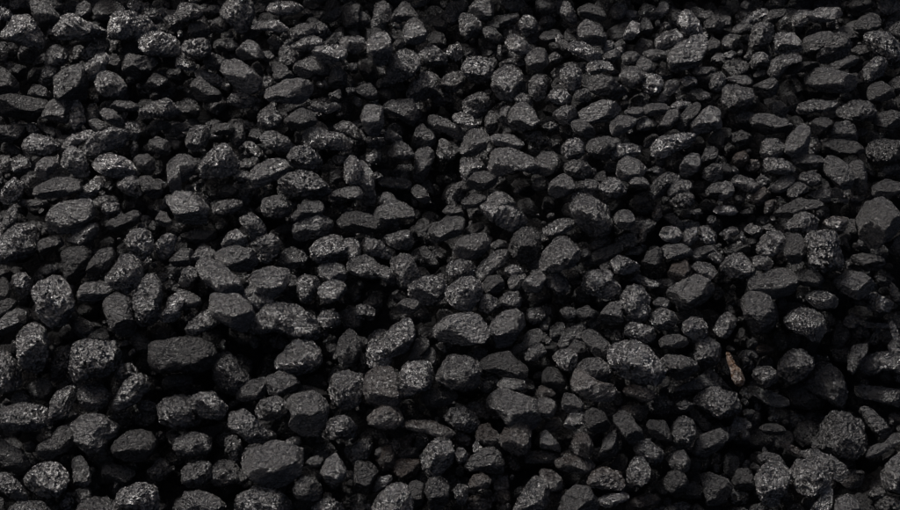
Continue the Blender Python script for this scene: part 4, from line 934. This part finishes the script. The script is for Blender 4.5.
12p|168,438 174,434 181,434 181,448 174,448 168,442||
12m|-2,498 2,500 6,514 -4,516||
12p|76,490 88,488 94,498 84,504 76,500||
12p|132,512 144,505.6 156,512 152,518 136,518||
12p|172,512 176,504 181,500 184,508 182,518||
12p|136,420 140,412 148,407 156,412 154,420 146,426||
23p|159,420 158,408 164,400 180,396 192,404 202,412 203,420 192,423 180,426 168,427|rough ridged lump|rough ridged lump above-right of the even grainy oval
22p|176,438 188,433 202,433 211,440 210,450 196,454 180,455 174,448|dark wide block|dark wide block right of the even grainy oval
12m|201,429 212,427 222,425.6 221,431 212,437 204,436||
23p|229,419 234,412 246,411 254,418 264,428 268,436 264,441 254,441.6 242,432 232,425|long lump tilted down with grey top|long lump tilted down with grey top above-left of the cracked-face round boulder
12p|225,440 234,436 242,442 240,460 232,462 225,452|dim glinting upright lump|dim glinting upright lump just left of the cracked-face round boulder
22p|326,431 330,422 338,416.4 348,420 357,428 356,437 346,439 330,439|round-topped pebbly dark lump|round-topped pebbly dark lump just below-right of the smooth-faced grey boulder
24m|243,456 254,449 266,449 274,443 286,444 300,451 301.6,464 296,478 280,485.6 266,483 256,479 246,468|largest round boulder with a pale cracked face|largest round boulder with a pale cracked face below-left of the smooth-faced grey boulder
24m|321,471 328,460 336,455 341,464 346,473 340,480 332,484 324,478|pale rounded diamond-shaped lump|pale rounded diamond-shaped lump right of the cracked-face round boulder
23p|293,492 296,482 304,477.6 316,480 322,488 322,497 312,501 300,498|ball-shaped lump with tight wrinkles|ball-shaped lump with tight wrinkles below-right of the cracked-face round boulder
24p|237,508 242,494 254,487 268,490 282,498 289,506 292,520 276,528 250,528 236,520|large sparkling speckled boulder|large sparkling speckled boulder below the cracked-face round boulder
22p|182,482 183,466 190,462 208,462 211,472 204,482 192,486|rough cube|dark rough cube below-right of the even grainy oval
12p|211,482 214,468 222,461 234,464 246,478 244,483 232,482 220,485|dim rough wide lump|dim rough wide lump left of the cracked-face round boulder
22p|180,502 186,494 198,491.6 208,496 224,504 220,512 200,520 180,514|large dim grainy lump|large dim grainy lump below-left of the cracked-face round boulder
23p|312,510 320,501 330,498.4 340,504 345,512 338,522 320,522|smooth grey round-topped lump|smooth grey round-topped lump below-right of the cracked-face round boulder
12p|292,505 302,499.6 312,502 314,508 304,509||
12p|348,458 349,448 356,443 363,440 372,446 366,456 356,464|rough dim oval|rough dim oval below-right of the smooth-faced grey boulder
12p|306,462 312,456 322,456 323,466 312,468||
12p|349,502 354,495 364,494 366,502 356,506||
12p|350,508 358,503 372,504 372,516 354,518||
12p|346,474 352,471 357,476 354,482 348,481||
23b|368,422 374,412 384,406 400,407 403,420 396,428 382,429|dark lump with glossy pleats|dark lump with glossy pleats below-left of the chalky glittering lump
22b|396,422 420,421 434,421 444,426 454,434 452,439 440,437 428,432 416,428|long brownish rough lump|long brownish rough lump just above the flat-inset round lump
24p|445,418 448,410 460,406 472,414 479,421 478,430 468,431.6 452,427|humped lump covered in bright grains|humped lump covered in bright grains above-right of the flat-inset round lump
22b|476,436 480,427 488,424.4 496,432 501,440 498,448 486,444 478,441|rounded brownish speckled lump|rounded brownish speckled lump just above the dark faceted block
23b|500,438 506,428 516,422.4 526,425 531,434 531,448 524,454 512,453 502,446|large dark boulder with a lit right side|large dark boulder with a lit right side just below the pale smooth-topped lump
25p|455,454 458,448 464,448 468,455 465,462 458,462|tiny bright white nugget|tiny bright white nugget just right of the flat-inset round lump
25g|473,446 477,441 482,448 480,452 474,452||
23m|465,466 472,455 484,449 494,448 500,454 504,464 500,472 484,470 468,469|dark faceted block with planes|dark faceted block with planes right of the flat-inset round lump
24p|422,456 428,446 440,439.6 450,444 455,454 452,462 440,473 430,475 423,466|round lump with an inset flat face|round lump with an inset flat face left of the dark faceted block
12r|376,456 382,448 390,446 396,456 392,466 384,470 377,462|dull brownish upright lump|dull brownish upright lump below the chalky glittering lump
12r|394,462 402,459.6 416,460 420,466 414,477 400,478 393,470|smooth brownish oval lump|smooth brownish oval lump just left of the flat-inset round lump
13m|414,444 418,434 426,434 430,441 424,447 418,450||
12m|398,456 408,448 418,448 418,456 404,459||
22m|354,464 360,462 370,462 378,470 372,482 364,492 356,486|dark split lump|dark split lump left of the flat-inset round lump
23g|372,488 378,478 388,475.6 392,479 384,486 374,491||
25p|373,508 380,494 390,486 402,485 410,492 413,506 408,520 380,522|large pale lump with two cloudy spots|large pale lump with two cloudy spots below-left of the flat-inset round lump
22m|408,488 416,482 424,485 424,496 420,506 413,504||
22m|425,492 430,482 440,478.4 449,484 448,498 440,510 432,508|dull rounded upright lump|dull rounded upright lump just below the flat-inset round lump
25p|453,490 458,485 468,487 468,496 464,504 458,504||
22b|469,485 474,477 484,474 491.6,480 488,487 474,489||
12b|464,506 468,498 480,495 492,500 490,510 472,512|dull grainy flat lump|dull grainy flat lump below the dark faceted block
12b|494,482 500,474 508,476 509,488 500,491 494,489||
12b|494,494 502,490 510,492 510,504 500,504||
12b|506,460 512,455 520,466 518,470 510,468||
13b|525,459 530,453 544,451 556,456 556,462 540,463 528,463||
12b|400,442 406,434 412,440 410,450 402,448||
12b|454,434 464,433 472,440 468,445 458,444||
12b|534,442 541,432 546,438 546,445 536,445||
24m|540,448 540,434 545,431 552,438 560,449 552,450||
13b|542,426 548,419 558,418 563,424 560,430 550,432 544,430||
24g|564,424 570,416 580,409 585,412 584,422 576,429 566,428||
22m|585,420 586,412 594,409 604,416 609,426 606,431.6 598,431 588,429|dull leaning block|dull leaning block just left of the coffin-shaped slab
23m|614,420 624,412.4 630,418 640,428 642.4,438 638,443 630,440 620,430|smooth coffin-shaped slab|smooth coffin-shaped slab below the large frosted boulder
22m|647,426 649,421 664,423 668,428 671,440 660,439.6 652,436||
23p|671,434 674,424 682,417.6 692,421 696,432 692,444 684,449 676,447|egg-shaped lump with coarse bright pits|egg-shaped lump with coarse bright pits right of the coffin-shaped slab
22b|572,444 576,435 586,434 592,440 593,452 586,457 576,452|dark brownish lump with gold glints|dark brownish lump with gold glints left of the coffin-shaped slab
22m|599,454 604,440 616,432 618.4,440 618,450 608,459 600,458|leaning rounded lump|leaning rounded lump just below-left of the coffin-shaped slab
23b|556,460 566,458 578,456 590,459 594,466 588,473 572,473 560,470|oval lump with fine glints on top|oval lump with fine glints on top above-right of the big crumpled lump
24p|627,478 630,466 634,458 644,458 650,468 650,478 642,485 630,483|bright pearly upright lump|bright pearly upright lump below the coffin-shaped slab
23p|634,450 642,442 652,440 663,452 663,461 654,464 644,458|two-toned lump with a pale band|two-toned lump with a pale band just below-right of the coffin-shaped slab
22b|588,482 594,472 606,468 620,472 624,482 620,489 600,488 590,486|wide brownish speckled lump|wide brownish speckled lump below-left of the coffin-shaped slab
12m|612,466 622,455 628,462 628,474 620,477||
23m|693,452 696,440 706,434 720,430 728,436 720,446 710,452 700,455.6|smooth tilted block with pleats|smooth tilted block with pleats above-left of the white-crusted lump
22p|669,464 674,454 684,451 690,460 688,470 676,472||
22m|663,480 670,472 682,472 688,482 684,492 676,496 668,488|dull round cone-topped lump|dull round cone-topped lump below-right of the coffin-shaped slab
12m|690,458 700,461 701,470 692,473||
23m|559,510 570,492 578,487 590,490 597,500 598,520 564,522|large smooth dome at the bottom edge|large smooth dome at the bottom edge right of the big crumpled lump
23g|598,500 606,495 620,493 628,496 620,502 610,507 600,506||
24p|518,504 528,488 540,478 548,485 549,496 544,506 530,516 514,512|big crumpled lump with bright flank|big crumpled lump with bright flank below-right of the dark faceted block
23b|540,470 552,470 562,479 562,486 552,491 548,484 540,476||
12m|680,494 692,482 704,488 700,498 684,498||
23m|702,476 710,474 721,478 732,484 728,496 716,504 708,504 706,488|jagged ribbed lump|jagged ribbed lump left of the white-crusted lump
12b|628,506 636,499 648,494 660,494 658,502 644,508||
12p|648,488 654,480 662,480 660,488 650,492||
12p|652,508 662,506 670,510 664,516 654,514||
12m|690,408 698,414 710,427 702,429 692,418||
12b|556,496 566,490 570,494 562,502||
12p|668,506 680,502 690,507 680,514 670,512||
12p|690,510 698,504 704,510 698,516||
12b|560,454 568,451 572,456 562,460||
12b|618,414 626,406 644,406 648,412 640,420 628,414||
23p|716,434 720,428 730,426 734,418 748,422 750,426 738,429 728,438 716,441||
22m|760,428 768,424 776,424 785,432 780,435 768,435||
13r|780,443 786,442 796,448 802,456 792,452 782,446|thin brown-tipped splinter|thin brown-tipped splinter just above-left of the stippled round boulder
23p|819,434 824,422 834,413 850,413 860,420 865,436 864,452 852,458 836,452 822,444|largest dark round boulder with scattered sparks|largest dark round boulder with scattered sparks just left of the long slanting prism
23m|861,408 872,409 884,420 890,432 885,437 874,430 868,420|long slanting prism|long slanting prism just right of the sparkling dark boulder
24m|867,457 874,447 886,444 894,436 901,434 901,444 890,450 874,456||
22p|802,456 808,451 824,455 840,464 846,474 840,480 828,476 820,464|dark lump behind a round boulder|dark lump behind a round boulder just above-right of the stippled round boulder
24p|792,470 798,460 812,459.6 824,468 830,480 824,490 810,496 798,488|round boulder with an even stippled face|round boulder with an even stippled face just right of the white-crusted lump
25p|756,477 762,470 768,463 780,464 790,472 786,488 780,494 776,503 766,504 758,492|bright crumbly lump with a white crust|bright crumbly lump with a white crust just left of the stippled round boulder
22m|759,455 768,453 778,455 784,464 770,465 760,461||
22m|732,482 738,470 748,469 754,477 754,488 746,491 736,488|smooth dull rounded lump|smooth dull rounded lump just left of the white-crusted lump
12p|724,460 730,454 739,458 739,470 732,476 724,474||
23m|834,508 840,498 850,495.6 858,504 860,516 848,522 836,520|smooth striated dome|smooth striated dome below-right of the stippled round boulder
24g|810,512 820,502 828,489 833,492 833,504 828,512 816,520|curved pale-edged lump|curved pale-edged lump just below-right of the stippled round boulder
22m|851,496 858,496 874,508 872,514 862,510||
22p|882,472 890,460 901,456 912,464 910,488 900,492 888,488 883,482|large rough dark boulder at the edge|large rough dark boulder at the edge below the long slanting prism
12p|868,496 876,487 886,490 884,498 874,500||
12p|730,488 744,487 749,496 744,504 732,504||
12p|876,502 886,496 901,498 904,512 880,512|dim crumbly lump|dim crumbly lump below the long slanting prism
13g|716,488 720,486 728,494 726,502 716,504||
12m|888,416 894,413 901,416 901,422 892,421||
12p|750,506 760,503 768,508 760,514 750,512||
12m|788,506 798,504 804,510 796,516 788,514||
12m|732,508 742,507.6 748,511 740,516 732,514||
12m|718,478 724,474 730,480 728,486 720,484||
"""

# ------------------------------------------------------------------ the heap's own bed
g0 = np.random.default_rng(5)
nx, ny = 60, 60
gx = np.linspace(-1.9, 1.9, nx); gy = np.linspace(-1.5, 1.7, ny)
bv = np.array([P0 + RIGHT * x + UPS * y + NRM * (-.15 + swell_at(P0 + RIGHT * x + UPS * y) + .012 * vnoise(np.array([[x * 4 + 9, y * 4 + 9, 3.3]]))[0]) for y in gy for x in gx])
bf = np.array([[j * nx + i, j * nx + i + 1, (j + 1) * nx + i + 1, (j + 1) * nx + i] for j in range(ny - 1) for i in range(nx - 1)])
bed = link_mesh('ground', bv, bf, {}, slack_material()); bed['kind'] = 'structure'

# ------------------------------------------------------------------ traced lumps
rows = []
for ln in DATA.strip().split('\n'):
    code, pts, look, label = ln.split('|')
    P = np.array([[float(v) for v in q.split(',')] for q in pts.split()])
    A = .5 * abs(np.dot(P[:, 0], np.roll(P[:, 1], 1)) - np.dot(np.roll(P[:, 0], 1), P[:, 1]))
    rows.append((A, code, P, look, label))
def place(P, code, level, g):
    depth, tone, kind = code
    # middle of the outline (area centroid)
    x, y = P[:, 0], P[:, 1]; x1, y1 = np.roll(x, -1), np.roll(y, -1)
    cr = x * y1 - x1 * y; A = cr.sum() / 2
    cx = ((x + x1) * cr).sum() / (6 * A); cy = ((y + y1) * cr).sum() / (6 * A)
    rpx = math.sqrt(abs(A) / math.pi)
    off = {'0': -.042, '1': -.020, '2': .010, '3': .032}[depth] + g.uniform(-.010, .010) + (rpx - 12) * .0009
    c, t = on_slope(cx, cy, off)
    s = t / F                                             # metres per picture unit at this depth
    out = (CAM - c) / np.linalg.norm(CAM - c)
    rt = RIGHT - out * np.dot(RIGHT, out); rt /= np.linalg.norm(rt); up = np.cross(out, rt)
    poly = np.stack([(P[:, 0] - cx) * s, (cy - P[:, 1]) * s], axis=1)
    a = poly[:, 0] @ np.roll(poly[:, 1], -1) - np.roll(poly[:, 0], -1) @ poly[:, 1]
    if a < 0: poly = poly[::-1].copy()
    rough = {'m': .55, 'p': 1.25, 'g': 1.0, 'r': .8, 'b': 1.0, 'o': .6}[kind]
    p, f, r = traced_body(poly, level, g, rough, kind == 'm' or g.random() < .25, {'m': .5, 'p': .5, 'g': 1.3, 'r': .7, 'b': .5, 'o': .7}[kind], g.uniform(.95, 1.25))
    wv = p[:, :1] * rt + p[:, 1:2] * up + p[:, 2:] * out
    return c, wv, f, r
parts_v, parts_f, parts_a = [], [], []
nv = 0
def to_stuff(v, f, at):
    global nv
    parts_v.append(v); parts_f.append(f + nv); parts_a.append(at); nv += len(v)
for i, (A, code, P, look, label) in enumerate(rows):
    g = np.random.default_rng(1000 + i)
    level = 5 if A > 430 else 4
    c, v, f, r = place(P, code, level, g)
    pr = props_of(code[1], code[2], g); at = attrs_for(len(v), *pr, g.random(3) * 9)
    if label:
        name = 'coal_splinter' if ('splinter' in look) else ('coal_slab' if 'slab' in look else 'coal_lump')
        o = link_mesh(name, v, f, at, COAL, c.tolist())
        o['kind'] = 'thing'; o['label'] = label; o['category'] = 'coal lump'; o['group'] = 'lumps of coal lying on the heap'
    else:
        to_stuff(v + c, f, at)

# ------------------------------------------------------------------ the smaller coal between, beneath and around
LIB = [free_body(3, np.random.default_rng(300 + k)) for k in range(28)]
def rot(g):
    q = g.normal(size=4); q /= np.linalg.norm(q); w, x, y, z = q
    return np.array([[1 - 2 * (y * y + z * z), 2 * (x * y - z * w), 2 * (x * z + y * w)], [2 * (x * y + z * w), 1 - 2 * (x * x + z * z), 2 * (y * z - x * w)], [2 * (x * z - y * w), 2 * (y * z + x * w), 1 - 2 * (x * x + y * y)]])
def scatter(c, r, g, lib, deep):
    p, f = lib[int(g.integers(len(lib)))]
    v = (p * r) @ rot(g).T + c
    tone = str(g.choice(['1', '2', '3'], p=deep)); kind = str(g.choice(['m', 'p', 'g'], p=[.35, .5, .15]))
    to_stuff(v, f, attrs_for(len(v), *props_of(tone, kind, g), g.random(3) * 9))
g = np.random.default_rng(77)
# in view: a packed layer under the traced lumps
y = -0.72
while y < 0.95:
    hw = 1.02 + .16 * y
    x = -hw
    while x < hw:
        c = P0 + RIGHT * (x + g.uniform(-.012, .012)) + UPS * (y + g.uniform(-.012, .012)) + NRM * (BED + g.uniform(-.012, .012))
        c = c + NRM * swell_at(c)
        scatter(c, g.uniform(.024, .040), g, LIB, [.75, .25, 0])  # bed tones darkened to paint in the deep shade of the gaps
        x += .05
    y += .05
# chips and grit caught in the gaps
LIB2 = [free_body(2, np.random.default_rng(500 + k)) for k in range(20)]
for k in range(2600):
    x, y = g.uniform(-1.1, 1.1), g.uniform(-.72, .95)
    c = P0 + RIGHT * x + UPS * y
    c = c + NRM * (swell_at(c) + g.uniform(BED + .018, BED + .052))
    scatter(c, g.uniform(.006, .017), g, LIB2, [.45, .4, .15])
# beyond the frame: the same heap carries on
y = -1.05
while y < 1.35:
    x = -1.55
    while x < 1.55:
        xx, yy = x + g.uniform(-.02, .02), y + g.uniform(-.02, .02)
        c = P0 + RIGHT * xx + UPS * yy + NRM * g.uniform(-.03, .01)
        d = c - CAM; px = W / 2 + d @ RIGHT / (d @ FWD) * F; py = H / 2 - d @ UPV / (d @ FWD) * F
        if px < -16 or px > W + 16 or py < -14 or py > H + 14:
            scatter(c, g.uniform(.026, .05), g, LIB, [.3, .4, .3])
        x += .066
    y += .066
V = np.concatenate(parts_v); Fc = np.concatenate(parts_f)
AT = {k: np.concatenate([a[k] for a in parts_a]) for k in parts_a[0]}
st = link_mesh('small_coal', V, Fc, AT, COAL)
st['kind'] = 'stuff'; st['label'] = 'small black coal filling the gaps between the larger lumps'; st['category'] = 'coal'
print('all tris', sum(len(o.data.polygons) for o in sc.objects if o.type == 'MESH'), 'labelled', sum(1 for r_ in rows if r_[4]))
